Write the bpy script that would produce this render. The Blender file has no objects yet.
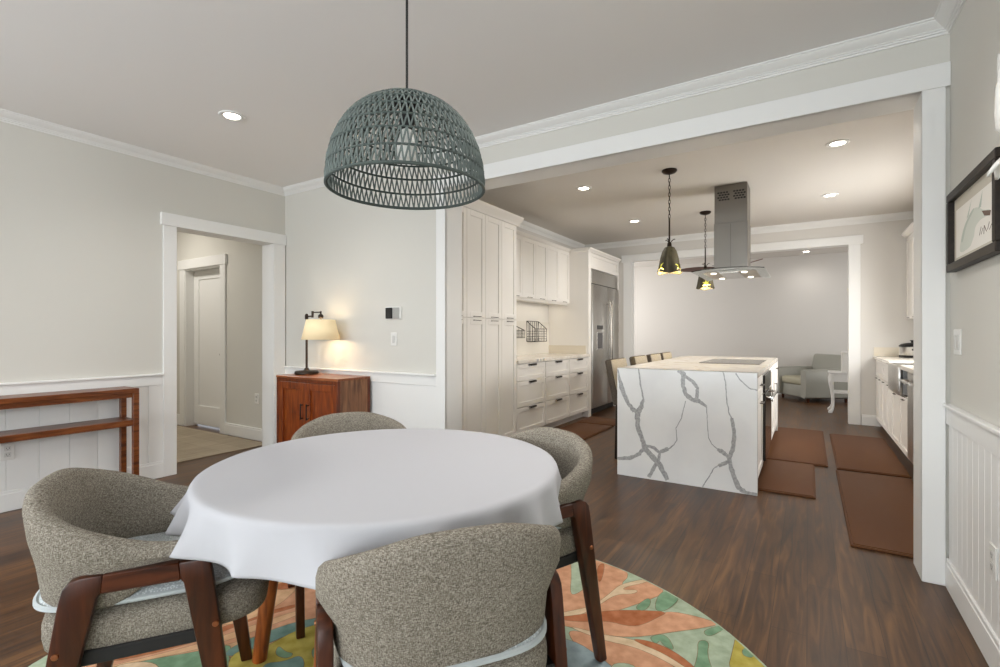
import bpy, bmesh, math, random
from mathutils import Vector, Matrix
random.seed(7)
scene = bpy.context.scene
COL = scene.collection
PI = math.pi

# ------------------------------------------------------------------ materials
def lin(c):
    out = []
    for v in c:
        v /= 255.0
        out.append(v / 12.92 if v <= 0.04045 else ((v + 0.055) / 1.055) ** 2.4)
    return (out[0], out[1], out[2], 1.0)

class NT:
    def __init__(self, name):
        self.m = bpy.data.materials.new(name)
        self.m.use_nodes = True
        self.t = self.m.node_tree
        self.b = self.t.nodes['Principled BSDF']
    def n(self, kind, **kw):
        nd = self.t.nodes.new(kind)
        for k, v in kw.items():
            if k in nd.inputs.keys():
                nd.inputs[k].default_value = v
            else:
                setattr(nd, k, v)
        return nd
    def l(self, a, b):
        self.t.links.new(a, b)
    def coords(self, scale=(1, 1, 1), rot=(0, 0, 0), kind='Object'):
        tc = self.n('ShaderNodeTexCoord')
        mp = self.n('ShaderNodeMapping')
        mp.inputs['Scale'].default_value = scale
        mp.inputs['Rotation'].default_value = rot
        self.l(tc.outputs[kind], mp.inputs['Vector'])
        return mp.outputs['Vector']
    def ramp(self, fac, stops):
        r = self.n('ShaderNodeValToRGB')
        e = r.color_ramp.elements
        while len(e) < len(stops):
            e.new(0.5)
        for i, (p, c) in enumerate(stops):
            e[i].position = p
            e[i].color = lin(c)
        self.l(fac, r.inputs['Fac'])
        return r.outputs['Color']
    def bump(self, h, strength=0.2, dist=0.002):
        b = self.n('ShaderNodeBump')
        b.inputs['Strength'].default_value = strength
        b.inputs['Distance'].default_value = dist
        self.l(h, b.inputs['Height'])
        self.l(b.outputs['Normal'], self.b.inputs['Normal'])

def plain(name, col, rough=0.5, metal=0.0, noise=60, nstr=0.04, spec=0.5, coat=0.0):
    x = NT(name)
    x.b.inputs['Base Color'].default_value = lin(col)
    x.b.inputs['Roughness'].default_value = rough
    x.b.inputs['Metallic'].default_value = metal
    x.b.inputs['Specular IOR Level'].default_value = spec
    x.b.inputs['Coat Weight'].default_value = coat
    if nstr:
        nz = x.n('ShaderNodeTexNoise')
        nz.inputs['Scale'].default_value = noise
        nz.inputs['Detail'].default_value = 3
        x.l(x.coords(), nz.inputs['Vector'])
        x.bump(nz.outputs['Fac'], nstr, 0.002)
    return x.m

def wood(name, dark, mid, light, axis='Z', rough=0.35, scale=6.0, coat=0.2):
    x = NT(name)
    s = {'X': (0.12, 1, 1), 'Y': (1, 0.12, 1), 'Z': (1, 1, 0.12)}[axis]
    v = x.coords(s)
    nz = x.n('ShaderNodeTexNoise')
    nz.inputs['Scale'].default_value = scale * 7
    nz.inputs['Detail'].default_value = 6
    nz.inputs['Distortion'].default_value = 0.6
    x.l(v, nz.inputs['Vector'])
    c = x.ramp(nz.outputs['Fac'], [(0.3, dark), (0.5, mid), (0.72, light)])
    x.l(c, x.b.inputs['Base Color'])
    x.b.inputs['Roughness'].default_value = rough
    x.b.inputs['Specular IOR Level'].default_value = 0.35
    x.b.inputs['Coat Weight'].default_value = coat
    x.b.inputs['Coat Roughness'].default_value = 0.25
    x.bump(nz.outputs['Fac'], 0.06, 0.001)
    return x.m

def tweed(name, dark, mid, light, sc=1.0):
    x = NT(name)
    a = x.n('ShaderNodeTexNoise'); a.inputs['Scale'].default_value = 640 * sc; a.inputs['Detail'].default_value = 2
    b = x.n('ShaderNodeTexNoise'); b.inputs['Scale'].default_value = 640 * sc; b.inputs['Detail'].default_value = 2
    x.l(x.coords((1, 1, 0.22)), a.inputs['Vector'])
    x.l(x.coords((0.22, 0.22, 1)), b.inputs['Vector'])
    mx = x.n('ShaderNodeMath', operation='ADD')
    x.l(a.outputs['Fac'], mx.inputs[0]); x.l(b.outputs['Fac'], mx.inputs[1])
    hf = x.n('ShaderNodeMath', operation='MULTIPLY'); hf.inputs[1].default_value = 0.5
    x.l(mx.outputs[0], hf.inputs[0])
    c = x.ramp(hf.outputs[0], [(0.38, dark), (0.5, mid), (0.62, light)])
    x.l(c, x.b.inputs['Base Color'])
    x.b.inputs['Roughness'].default_value = 0.95
    x.b.inputs['Specular IOR Level'].default_value = 0.15
    x.bump(hf.outputs[0], 0.5, 0.003)
    return x.m

def emit(name, col, strength):
    x = NT(name)
    x.b.inputs['Base Color'].default_value = lin(col)
    x.b.inputs['Emission Color'].default_value = lin(col)
    x.b.inputs['Emission Strength'].default_value = strength
    return x.m

def plank_floor(name, c1, c2, c3, width=0.127, length=1.3, rough=0.38, rot=PI / 2, mortar=0.0012):
    x = NT(name)
    v = x.coords((1, 1, 1), (0, 0, rot))
    br = x.n('ShaderNodeTexBrick')
    br.offset = 0.37; br.squash = 1.0
    br.inputs['Color1'].default_value = (0, 0, 0, 1)
    br.inputs['Color2'].default_value = (1, 1, 1, 1)
    br.inputs['Mortar'].default_value = (0.3, 0.3, 0.3, 1)
    br.inputs['Scale'].default_value = 1.0
    br.inputs['Mortar Size'].default_value = mortar
    br.inputs['Brick Width'].default_value = length
    br.inputs['Row Height'].default_value = width
    x.l(v, br.inputs['Vector'])
    # grain
    g = x.n('ShaderNodeTexNoise'); g.inputs['Scale'].default_value = 26; g.inputs['Detail'].default_value = 8; g.inputs['Distortion'].default_value = 1.2
    x.l(x.coords((1.0, 0.07, 1.0), (0, 0, 0)), g.inputs['Vector'])
    g2 = x.n('ShaderNodeTexNoise'); g2.inputs['Scale'].default_value = 2.2; g2.inputs['Detail'].default_value = 3
    x.l(x.coords((1.6, 0.5, 1.0), (0, 0, 0)), g2.inputs['Vector'])
    mixv = x.n('ShaderNodeMath', operation='MULTIPLY_ADD'); mixv.inputs[1].default_value = 0.13
    x.l(br.outputs['Color'], mixv.inputs[0]); x.l(g.outputs['Fac'], mixv.inputs[2])
    mixw = x.n('ShaderNodeMath', operation='MULTIPLY_ADD'); mixw.inputs[1].default_value = 0.35
    x.l(g2.outputs['Fac'], mixw.inputs[0]); x.l(mixv.outputs[0], mixw.inputs[2])
    c = x.ramp(mixw.outputs[0], [(0.50, c1), (0.78, c2), (1.0, c3)])
    dk = x.n('ShaderNodeMixRGB', blend_type='MULTIPLY')
    x.l(br.outputs['Fac'], dk.inputs['Fac']); x.l(c, dk.inputs['Color1'])
    dk.inputs['Color2'].default_value = (0.45, 0.45, 0.45, 1)
    x.l(dk.outputs['Color'], x.b.inputs['Base Color'])
    x.b.inputs['Specular IOR Level'].default_value = 0.36
    rr = x.n('ShaderNodeMapRange'); rr.inputs['To Min'].default_value = rough - 0.06; rr.inputs['To Max'].default_value = rough + 0.1
    x.l(g.outputs['Fac'], rr.inputs['Value']); x.l(rr.outputs['Result'], x.b.inputs['Roughness'])
    x.bump(mixw.outputs[0], 0.10, 0.0015)
    return x.m

def brushed(name, col, rough=0.3, axis='Z'):
    x = NT(name)
    s = {'X': (0.02, 1, 1), 'Y': (1, 0.02, 1), 'Z': (1, 1, 0.02)}[axis]
    nz = x.n('ShaderNodeTexNoise'); nz.inputs['Scale'].default_value = 220; nz.inputs['Detail'].default_value = 2
    x.l(x.coords(s), nz.inputs['Vector'])
    x.b.inputs['Base Color'].default_value = lin(col)
    x.b.inputs['Metallic'].default_value = 1.0
    rr = x.n('ShaderNodeMapRange'); rr.inputs['To Min'].default_value = rough - 0.08; rr.inputs['To Max'].default_value = rough + 0.08
    x.l(nz.outputs['Fac'], rr.inputs['Value']); x.l(rr.outputs['Result'], x.b.inputs['Roughness'])
    x.bump(nz.outputs['Fac'], 0.03, 0.001)
    return x.m

M = {}
M['wall'] = plain('wall_paint', (210, 208, 201), 0.75, noise=140, nstr=0.05, spec=0.3)
M['wallk'] = plain('kitchen_wall_paint', (214, 211, 206), 0.75, noise=140, nstr=0.05, spec=0.3)
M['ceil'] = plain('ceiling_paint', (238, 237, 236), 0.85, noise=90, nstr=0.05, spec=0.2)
M['ceilk'] = plain('kitchen_ceiling_paint', (216, 212, 206), 0.85, noise=90, nstr=0.05, spec=0.2)  # ceiling paint darkened; the kitchen's dimmer light is put into the colour
M['trim'] = plain('white_trim_paint', (232, 232, 230), 0.4, noise=30, nstr=0.02)
M['cab'] = plain('white_cabinet_paint', (240, 237, 232), 0.4, noise=30, nstr=0.02)
M['gap'] = plain('dark_gap', (60, 56, 52), 0.8, nstr=0)
M['floor'] = plank_floor('dark_plank_floor', (48, 30, 16), (85, 57, 33), (117, 82, 49), rough=0.32)
M['hallfloor'] = plank_floor('pale_plank_tile', (142, 128, 108), (164, 150, 128), (184, 170, 150), 0.2, 1.2, 0.45, 0.0)
M['walnut'] = wood('walnut_stain', (40, 17, 6), (66, 30, 11), (86, 42, 18), 'Z', 0.38, coat=.1)
M['walnutx'] = wood('walnut_stain_along', (42, 18, 6), (72, 33, 12), (92, 46, 20), 'Y', 0.38, coat=.1)
M['stoolleg'] = wood('dark_stool_leg', (26, 18, 13), (38, 27, 20), (52, 38, 28), 'Z', 0.4)
M['legwood'] = wood('amber_leg_wood', (96, 44, 16), (142, 72, 28), (170, 92, 42), 'Z', 0.3)
M['cherry'] = wood('cherry_wood', (84, 31, 2), (120, 50, 5), (146, 72, 16), 'Z', 0.35)
M['cherryd'] = wood('cherry_wood_frame', (72, 26, 2), (104, 42, 5), (124, 56, 12), 'Z', 0.35)
M['cherryt'] = wood('cherry_top', (100, 48, 20), (136, 74, 38), (160, 96, 54), 'X', 0.3)
M['oakside'] = wood('figured_side', (96, 58, 34), (134, 88, 54), (160, 112, 74), 'Z', 0.4, 4)
M['console'] = wood('console_wood', (72, 34, 12), (108, 56, 22), (132, 76, 36), 'Y', 0.35)
M['tweed'] = tweed('grey_tweed', (94, 87, 77), (131, 124, 112), (168, 161, 149))
M['cream_tweed'] = tweed('cream_fabric', (160, 148, 130), (186, 175, 156), (204, 194, 178))
M['stoolside'] = tweed('grey_stool_fabric', (74, 66, 58), (96, 87, 77), (118, 108, 97))
def padmat():
    x = NT('pale_mesh_pad')
    vo = x.n('ShaderNodeTexVoronoi'); vo.inputs['Scale'].default_value = 190
    x.l(x.coords(), vo.inputs['Vector'])
    c = x.ramp(vo.outputs['Distance'], [(0.15, (226, 231, 231)), (0.6, (176, 184, 186))])
    x.l(c, x.b.inputs['Base Color']); x.b.inputs['Roughness'].default_value = 0.85
    x.bump(vo.outputs['Distance'], 0.5, 0.003)
    return x.m
M['pad'] = padmat()
M['padedge'] = plain('pad_piping', (184, 191, 192), 0.8, noise=300, nstr=0.1)
M['black'] = plain('black_cloth', (24, 22, 21), 0.7, nstr=0)
M['bolt'] = plain('copper_bolt', (170, 110, 76), 0.35, 1.0, nstr=0)
def clothmat():
    x = NT('white_cotton_cloth')
    x.b.inputs['Base Color'].default_value = lin((188, 188, 192))
    x.b.inputs['Roughness'].default_value = 0.9
    x.b.inputs['Specular IOR Level'].default_value = 0.15
    w = x.n('ShaderNodeTexNoise'); w.inputs['Scale'].default_value = 700
    x.l(x.coords(), w.inputs['Vector'])
    x.bump(w.outputs['Fac'], 0.12, 0.001)
    return x.m
M['cloth'] = clothmat()
M['steel'] = brushed('brushed_steel', (196, 193, 188), 0.3, 'Z')
M['satin'] = plain('satin_steel', (176, 171, 163), 0.4, 0.4, nstr=0)
M['steelh'] = brushed('hood_steel', (122, 117, 110), 0.36, 'Z')
M['chrome'] = plain('polished_metal', (210, 208, 204), 0.18, 1.0, nstr=0)
M['bronze'] = plain('dark_bronze', (50, 40, 32), 0.4, 0.7, noise=90, nstr=0.08)
M['pull'] = plain('pewter_pull', (92, 86, 80), 0.35, 0.8, nstr=0)
M['blackmetal'] = plain('black_metal', (26, 24, 23), 0.45, 0.3, nstr=0)
M['blackglass'] = plain('black_glass', (30, 26, 24), 0.08, 0, nstr=0)
M['cooktop'] = plain('cooktop_glass', (104, 98, 90), 0.12, 0, nstr=0)
def marble(name, base, cloud):
    x = NT(name)
    nz = x.n('ShaderNodeTexNoise'); nz.inputs['Scale'].default_value = 3.0; nz.inputs['Detail'].default_value = 5
    x.l(x.coords(), nz.inputs['Vector'])
    x.l(x.ramp(nz.outputs['Fac'], [(0.35, cloud), (0.6, base)]), x.b.inputs['Base Color'])
    x.b.inputs['Roughness'].default_value = 0.22
    return x.m
M['quartz'] = marble('white_quartz', (244, 244, 242), (237, 237, 236))
def veinmat():
    x = NT('grey_vein')
    nz = x.n('ShaderNodeTexNoise'); nz.inputs['Scale'].default_value = 60; nz.inputs['Detail'].default_value = 4
    x.l(x.coords(), nz.inputs['Vector'])
    x.l(x.ramp(nz.outputs['Fac'], [(0.35, (160, 160, 160)), (0.65, (192, 192, 191))]), x.b.inputs['Base Color'])
    x.b.inputs['Roughness'].default_value = 0.22
    return x.m
M['vein'] = veinmat()
def topmat():
    x = NT('cream_quartz_top')
    nz = x.n('ShaderNodeTexNoise'); nz.inputs['Scale'].default_value = 2.2; nz.inputs['Detail'].default_value = 6; nz.inputs['Distortion'].default_value = 1.5
    x.l(x.coords(), nz.inputs['Vector'])
    x.l(x.ramp(nz.outputs['Fac'], [(0.44, (228, 222, 212)), (0.5, (214, 206, 194)), (0.55, (230, 225, 216))]), x.b.inputs['Base Color'])
    x.b.inputs['Roughness'].default_value = 0.2
    return x.m
M['top'] = topmat()
M['quartzw'] = marble('white_backsplash', (222, 218, 210), (216, 212, 203))
M['splash'] = marble('cream_backsplash', (228, 220, 204), (222, 213, 196))
M['mat'] = plain('brown_vinyl_mat', (98, 63, 38), 0.6, noise=500, nstr=0.25, spec=0.2)
M['cord'] = plain('grey_green_rope', (106, 115, 111), 0.9, noise=400, nstr=0.3)
M['cordin'] = plain('dark_green_rope', (74, 83, 79), 0.9, noise=400, nstr=0.3)
M['cable'] = plain('black_cable', (20, 18, 18), 0.6, nstr=0)
M['bulb'] = plain('frosted_bulb', (236, 236, 230), 0.3, nstr=0)
def lampshade():
    x = NT('lit_linen_shade')
    x.b.inputs['Base Color'].default_value = lin((232, 214, 178))
    x.b.inputs['Emission Color'].default_value = lin((255, 226, 168))
    x.b.inputs['Emission Strength'].default_value = 0.15
    x.b.inputs['Roughness'].default_value = 0.9
    nz = x.n('ShaderNodeTexNoise'); nz.inputs['Scale'].default_value = 350
    x.l(x.coords(), nz.inputs['Vector']); x.bump(nz.outputs['Fac'], 0.2, 0.001)
    return x.m
M['shade'] = lampshade()
M['led'] = emit('led_disc', (255, 244, 226), 14.0)
M['hallled'] = emit('hood_led', (255, 244, 226), 5.0)
M['yellow'] = emit('lit_yellow_glass', (222, 214, 92), 0.8)
M['leather'] = plain('sage_leather', (150, 150, 141), 0.42, noise=120, nstr=0.08)
M['leatherd'] = plain('sage_leather_cushion', (168, 164, 142), 0.45, noise=120, nstr=0.08)
M['plastic'] = plain('white_plastic', (226, 225, 221), 0.4, nstr=0)
M['plate'] = plain('outlet_face', (206, 205, 201), 0.45, nstr=0)
M['slot'] = plain('dark_slot', (26, 25, 24), 0.6, nstr=0)
M['dispense'] = plain('dispenser_recess', (84, 82, 84), 0.4, 0.2, nstr=0)
M['screen'] = plain('dark_screen', (34, 34, 34), 0.15, nstr=0)
M['greyface'] = plain('grey_face', (168, 168, 164), 0.4, nstr=0)
M['frame'] = wood('espresso_frame', (24, 18, 14), (34, 27, 21), (44, 35, 28), 'Y', 0.5, coat=0)
M['paper'] = plain('art_paper', (238, 234, 226), 0.9, noise=60, nstr=0.02)
M['matboard'] = plain('mat_board', (204, 197, 182), 0.9, nstr=0)
M['ink'] = plain('brown_ink', (118, 98, 86), 0.9, nstr=0)
M['wash'] = plain('sage_wash', (214, 217, 206), 0.9, nstr=0)
M['washd'] = plain('sage_wash_dark', (192, 199, 187), 0.9, nstr=0)
M['redink'] = plain('red_ink', (188, 84, 70), 0.9, nstr=0)
M['fanwood'] = wood('fan_blade_wood', (58, 30, 20), (84, 46, 32), (104, 62, 44), 'X', 0.4)
M['rope_white'] = plain('porcelain', (236, 235, 230), 0.25, nstr=0)
def glassmat():
    x = NT('hood_glass')
    x.b.inputs['Base Color'].default_value = lin((214, 222, 218))
    x.b.inputs['Roughness'].default_value = 0.03
    x.b.inputs['Transmission Weight'].default_value = 1.0
    x.b.inputs['IOR'].default_value = 1.45
    return x.m
M['glass'] = glassmat()
def rugmat(name, col, var=14):
    x = NT(name)
    a = tuple(max(0, c - var) for c in col); b = tuple(min(255, c + var) for c in col)
    nz = x.n('ShaderNodeTexNoise'); nz.inputs['Scale'].default_value = 22; nz.inputs['Detail'].default_value = 6
    x.l(x.coords(), nz.inputs['Vector'])
    x.l(x.ramp(nz.outputs['Fac'], [(0.3, a), (0.7, b)]), x.b.inputs['Base Color'])
    x.b.inputs['Roughness'].default_value = 1.0
    x.b.inputs['Specular IOR Level'].default_value = 0.1
    n2 = x.n('ShaderNodeTexNoise'); n2.inputs['Scale'].default_value = 500
    x.l(x.coords(), n2.inputs['Vector'])
    x.bump(n2.outputs['Fac'], 0.5, 0.003)
    return x.m

# ------------------------------------------------------------------ mesh builder
class MB:
    def __init__(self):
        self.v = []; self.f = []; self.mi = []
    def add(self, verts, faces, mi=0, T=None):
        o = len(self.v)
        for p in verts:
            p = Vector(p)
            self.v.append(T @ p if T is not None else p)
        for fc in faces:
            self.f.append([i + o for i in fc]); self.mi.append(mi)
    def addbm(self, bm, mi=0, T=None):
        bm.verts.index_update()
        self.add([v.co.copy() for v in bm.verts], [[v.index for v in f.verts] for f in bm.faces], mi, T)
        bm.free()
    def box(self, x0, y0, z0, x1, y1, z1, bev=0.0, seg=1, mi=0, T=None):
        x0, x1 = min(x0, x1), max(x0, x1); y0, y1 = min(y0, y1), max(y0, y1); z0, z1 = min(z0, z1), max(z0, z1)
        bm = bmesh.new()
        r = bmesh.ops.create_cube(bm, size=1)
        for v in r['verts']:
            v.co = Vector((x0 + (v.co.x + .5) * (x1 - x0), y0 + (v.co.y + .5) * (y1 - y0), z0 + (v.co.z + .5) * (z1 - z0)))
        if bev > 0:
            bev = min(bev, 0.45 * min(x1 - x0, y1 - y0, z1 - z0))
            bmesh.ops.bevel(bm, geom=list(bm.edges), offset=bev, segments=seg, profile=0.5, affect='EDGES')
        self.addbm(bm, mi, T)
        return self
    def tube(self, pts, r, n=8, closed=False, mi=0, T=None, radii=None):
        pts = [Vector(p) for p in pts]
        m = len(pts); vs = []; fs = []
        prev = None
        for i in range(m):
            if closed:
                d = pts[(i + 1) % m] - pts[i - 1]
            else:
                d = pts[min(i + 1, m - 1)] - pts[max(i - 1, 0)]
            if d.length < 1e-9: d = Vector((0, 0, 1))
            d.normalize()
            if prev is None:
                a = Vector((0, 0, 1)) if abs(d.z) < 0.9 else Vector((1, 0, 0))
            else:
                a = prev
            u = (a - d * a.dot(d)); u.normalize(); w = d.cross(u); prev = u
            rr = radii[i] if radii else r
            for k in range(n):
                t = 2 * PI * k / n
                vs.append(pts[i] + u * (rr * math.cos(t)) + w * (rr * math.sin(t)))
        for i in range(m if closed else m - 1):
            j = (i + 1) % m
            for k in range(n):
                k2 = (k + 1) % n
                fs.append([i * n + k, i * n + k2, j * n + k2, j * n + k])
        if not closed:
            fs.append(list(range(n))[::-1]); fs.append([(m - 1) * n + k for k in range(n)])
        self.add(vs, fs, mi, T)
        return self
    def lathe(self, prof, n=32, c=(0, 0, 0), mi=0, T=None, cap0=True, cap1=True):
        vs = []; fs = []
        for (r, z) in prof:
            for k in range(n):
                t = 2 * PI * k / n
                vs.append((c[0] + r * math.cos(t), c[1] + r * math.sin(t), c[2] + z))
        for i in range(len(prof) - 1):
            for k in range(n):
                k2 = (k + 1) % n
                fs.append([i * n + k, i * n + k2, (i + 1) * n + k2, (i + 1) * n + k])
        if cap0: fs.append(list(range(n))[::-1])
        if cap1: fs.append([(len(prof) - 1) * n + k for k in range(n)])
        self.add(vs, fs, mi, T)
        return self
    def prism(self, poly, axis, a, b, bev=0.0, seg=2, mi=0, T=None):
        """extrude a 2D polygon along axis ('x': poly is (y,z); 'y': (x,z); 'z': (x,y))"""
        def P(p, h):
            if axis == 'x': return Vector((h, p[0], p[1]))
            if axis == 'y': return Vector((p[0], h, p[1]))
            return Vector((p[0], p[1], h))
        bm = bmesh.new()
        va = [bm.verts.new(P(p, a)) for p in poly]; vb = [bm.verts.new(P(p, b)) for p in poly]
        n = len(poly)
        bm.faces.new(va); bm.faces.new(vb[::-1])
        for i in range(n):
            bm.faces.new([va[i], vb[i], vb[(i + 1) % n], va[(i + 1) % n]])
        bmesh.ops.recalc_face_normals(bm, faces=list(bm.faces))
        if bev > 0:
            ed = [e for e in bm.edges if len(e.link_faces) == 2 and e.calc_face_angle(0) > 0.6]
            bmesh.ops.bevel(bm, geom=ed, offset=bev, segments=seg, profile=0.5, affect='EDGES')
        self.addbm(bm, mi, T)
        return self
    def grid(self, rows, closed_u=False, closed_v=False, mi=0, T=None):
        m = len(rows); n = len(rows[0])
        vs = [p for r in rows for p in r]; fs = []
        for i in range(m if closed_u else m - 1):
            for k in range(n if closed_v else n - 1):
                i2 = (i + 1) % m; k2 = (k + 1) % n
                fs.append([i * n + k, i * n + k2, i2 * n + k2, i2 * n + k])
        self.add(vs, fs, mi, T)
        return self
    def build(self, name, mats, parent=None, smooth=35, origin=None, subsurf=0, weld=False):
        if not isinstance(mats, (list, tuple)): mats = [mats]
        base = Vector((0, 0, 0))
        p = parent
        while p is not None:
            base += p.location; p = p.parent
        loc = Vector((0, 0, 0))
        if parent is None:
            if origin is None:
                xs = [v.x for v in self.v]; ys = [v.y for v in self.v]; zs = [v.z for v in self.v]
                loc = Vector(((min(xs) + max(xs)) / 2, (min(ys) + max(ys)) / 2, min(zs)))
            else:
                loc = Vector(origin)
        me = bpy.data.meshes.new(name)
        me.from_pydata([tuple(v - base - loc) for v in self.v], [], self.f)
        for m in mats: me.materials.append(m)
        me.polygons.foreach_set('material_index', self.mi)
        bm = bmesh.new(); bm.from_mesh(me)
        if weld: bmesh.ops.remove_doubles(bm, verts=list(bm.verts), dist=1e-5)
        bmesh.ops.recalc_face_normals(bm, faces=list(bm.faces))
        bm.to_mesh(me); bm.free()
        if smooth:
            me.polygons.foreach_set('use_smooth', [True] * len(me.polygons))
            me.set_sharp_from_angle(angle=math.radians(smooth))
        me.update()
        o = bpy.data.objects.new(name, me)
        COL.objects.link(o)
        o.location = loc
        if parent is not None: o.parent = parent
        if subsurf:
            s = o.modifiers.new('subsurf', 'SUBSURF'); s.levels = subsurf; s.render_levels = subsurf
        return o

def tag(o, label=None, cat=None, group=None, kind=None):
    if label: o['label'] = label
    if cat: o['category'] = cat
    if group: o['group'] = group
    if kind: o['kind'] = kind
    return o

def thing(name, label, cat, loc=(0, 0, 0), group=None):
    o = bpy.data.objects.new(name, None)
    o.empty_display_size = 0.1
    COL.objects.link(o); o.location = loc
    return tag(o, label, cat, group)

def struct(name, mb, mats, smooth=35, label=None):
    o = mb.build(name, mats, smooth=smooth)
    o['kind'] = 'structure'
    if label: o['label'] = label
    return o

def kids(o): return [c for c in bpy.data.objects if c.parent is o]
def copy_tree(o, parent=None):
    c = o.copy(); COL.objects.link(c)
    if parent is not None:
        c.parent = parent
    for ch in kids(o):
        copy_tree(ch, c)
    return c

# box on a face: a along the face, b = height, d outward
def fbox(mb, face, pl, a0, a1, b0, b1, d0, d1, bev=0.0, mi=0):
    if face == '+X': mb.box(pl + d0, a0, b0, pl + d1, a1, b1, bev, 1, mi)
    elif face == '-X': mb.box(pl - d0, a0, b0, pl - d1, a1, b1, bev, 1, mi)
    elif face == '-Y': mb.box(a0, pl - d0, b0, a1, pl - d1, b1, bev, 1, mi)
    else: mb.box(a0, pl + d0, b0, a1, pl + d1, b1, bev, 1, mi)

def shaker(mb, face, pl, a0, a1, b0, b1, rail=0.06, th=0.02, rec=0.009, mi=0):
    g = 0.0015
    a0 += g; a1 -= g; b0 += g; b1 -= g
    fbox(mb, face, pl, a0, a0 + rail, b0, b1, 0.0, th, 0.0015, mi)
    fbox(mb, face, pl, a1 - rail, a1, b0, b1, 0.0, th, 0.0015, mi)
    fbox(mb, face, pl, a0 + rail, a1 - rail, b0, b0 + rail, 0.0, th, 0.0015, mi)
    fbox(mb, face, pl, a0 + rail, a1 - rail, b1 - rail, b1, 0.0, th, 0.0015, mi)
    fbox(mb, face, pl, a0 + rail * .9, a1 - rail * .9, b0 + rail * .9, b1 - rail * .9, 0.0, th - rec, 0, mi)

def pull(face, pl, ac, b, w, parent, mat, d=0.028, vertical=False, t=0.008):
    mb = MB()
    if not vertical:
        fbox(mb, face, pl, ac - w / 2, ac + w / 2, b - t / 2, b + t / 2, d - t, d, 0.002)
        for s in (-1, 1):
            fbox(mb, face, pl, ac + s * (w / 2 - 0.012) - t / 2, ac + s * (w / 2 - 0.012) + t / 2, b - t / 2, b + t / 2, 0, d - t / 2, 0.0)
    else:
        fbox(mb, face, pl, ac - t / 2, ac + t / 2, b - w / 2, b + w / 2, d - t, d, 0.002)
        for s in (-1, 1):
            fbox(mb, face, pl, ac - t / 2, ac + t / 2, b + s * (w / 2 - 0.012) - t / 2, b + s * (w / 2 - 0.012) + t / 2, 0, d - t / 2, 0.0)
    return mb.build('handle', mat, parent)

# ------------------------------------------------------------------ dimensions (m); camera stands at x=0, y=0
H = 1.2
XL, XR, YD = -4.61, 0.571, 3.127
YD2 = 3.32
CE = 2.75
CD = 2.70
OX0, OX1, OZ = -2.494, 0.479, 2.394
KXL, KXR, KY = -3.35, 1.42, 8.05
DY0, DY1, DZ, DC = 2.071, 3.0, 2.134, 1.983
YB = -9.5

# ------------------------------------------------------------------ floor, ceiling, walls
struct('floor', MB().box(-8.2, YB, -0.06, 2.6, 11.5, 0), M['floor'], 0)
tag(MB().box(-8.0, 1.45, .001, -4.98, 3.185, .008, .003).build('runner_rug', M['hallfloor'], smooth=0), 'beige flat runner rug on the hall floor seen through the doorway', 'rug')
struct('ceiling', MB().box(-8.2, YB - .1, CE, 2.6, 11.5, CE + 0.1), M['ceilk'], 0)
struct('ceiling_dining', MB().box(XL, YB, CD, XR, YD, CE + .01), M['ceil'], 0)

w = MB()
w.box(XL - .17, YB, 0, XL, -3.4, CE); w.box(XL - .17, -1.0, 0, XL, DY0, CE); w.box(XL - .17, -3.4, 0, XL, -1.0, .9); w.box(XL - .17, -3.4, 2.3, XL, -1.0, CE); w.box(XL - .17, DY1, 0, XL, YD2, CE); w.box(XL - .17, DY0, DZ, XL, DY1, CE)
struct('wall_left', w, M['wall'], 0)
w = MB()
w.box(XL, YD, 0, OX0, YD2, CE); w.box(OX0, YD, OZ, OX1, YD2, CE); w.box(OX1, YD, 0, KXR, YD2, CE)
struct('wall_front', w, M['wall'], 0)
w = MB()
w.box(XR, YB, 0, XR + .12, -3.4, CE); w.box(XR, -1.0, 0, XR + .12, YD, CE); w.box(XR, -3.4, 0, XR + .12, -1.0, .9); w.box(XR, -3.4, 2.3, XR + .12, -1.0, CE)
struct('wall_right', w, M['wall'], 0)
for k, (xa, xb) in enumerate(((XL - .12, XL - .06), (XR + .05, XR + .11))):
    w = MB()
    for a in (-3.4, -2.23, -1.06): w.box(xa, a, .9, xb, a + .06, 2.3)
    w.box(xa, -3.4, .9, xb, -1.0, .96); w.box(xa, -3.4, 2.24, xb, -1.0, 2.3)
    struct('window_%d' % (3 + k), w, M['trim'], 0)  # side windows added out of view to brighten side walls and ceiling
w = MB()
w.box(XL, YB - .12, 0, -4.0, YB, CE); w.box(XR - .5, YB - .12, 0, XR, YB, CE); w.box(-4.0, YB - .12, 2.3, XR - .5, YB, CE)
w.box(-4.0, YB - .12, 0, XR - .5, YB, 0.3)
struct('wall_back', w, M['wall'], 0)
w = MB()
for a in (-4.0, -2.7, -1.3, 0.0):
    w.box(a, YB - .1, .3, a + .06, YB - .04, 2.3)
w.box(-4.0, YB - .1, .3, .06, YB - .04, .36); w.box(-4.0, YB - .1, 2.24, .06, YB - .04, 2.3)
struct('window_1', w, M['trim'], 0)  # unseen back window, frames the added fill lamp
struct('wall_kitchen_left', MB().box(KXL - .1, YD2, 0, KXL, KY, CE), M['wallk'], 0)
w = MB()
w.box(KXR, YD2, 0, KXR + .1, 5.5, CE); w.box(KXR, 6.7, 0, KXR + .1, KY, CE); w.box(KXR, 5.5, 0, KXR + .1, 6.7, 1.1); w.box(KXR, 5.5, 2.1, KXR + .1, 6.7, CE)
struct('wall_kitchen_right', w, M['wallk'], 0)
w = MB()
w.box(KXR + .03, 5.5, 1.1, KXR + .07, 5.55, 2.1); w.box(KXR + .03, 6.65, 1.1, KXR + .07, 6.7, 2.1); w.box(KXR + .03, 6.08, 1.1, KXR + .07, 6.12, 2.1)
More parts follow.
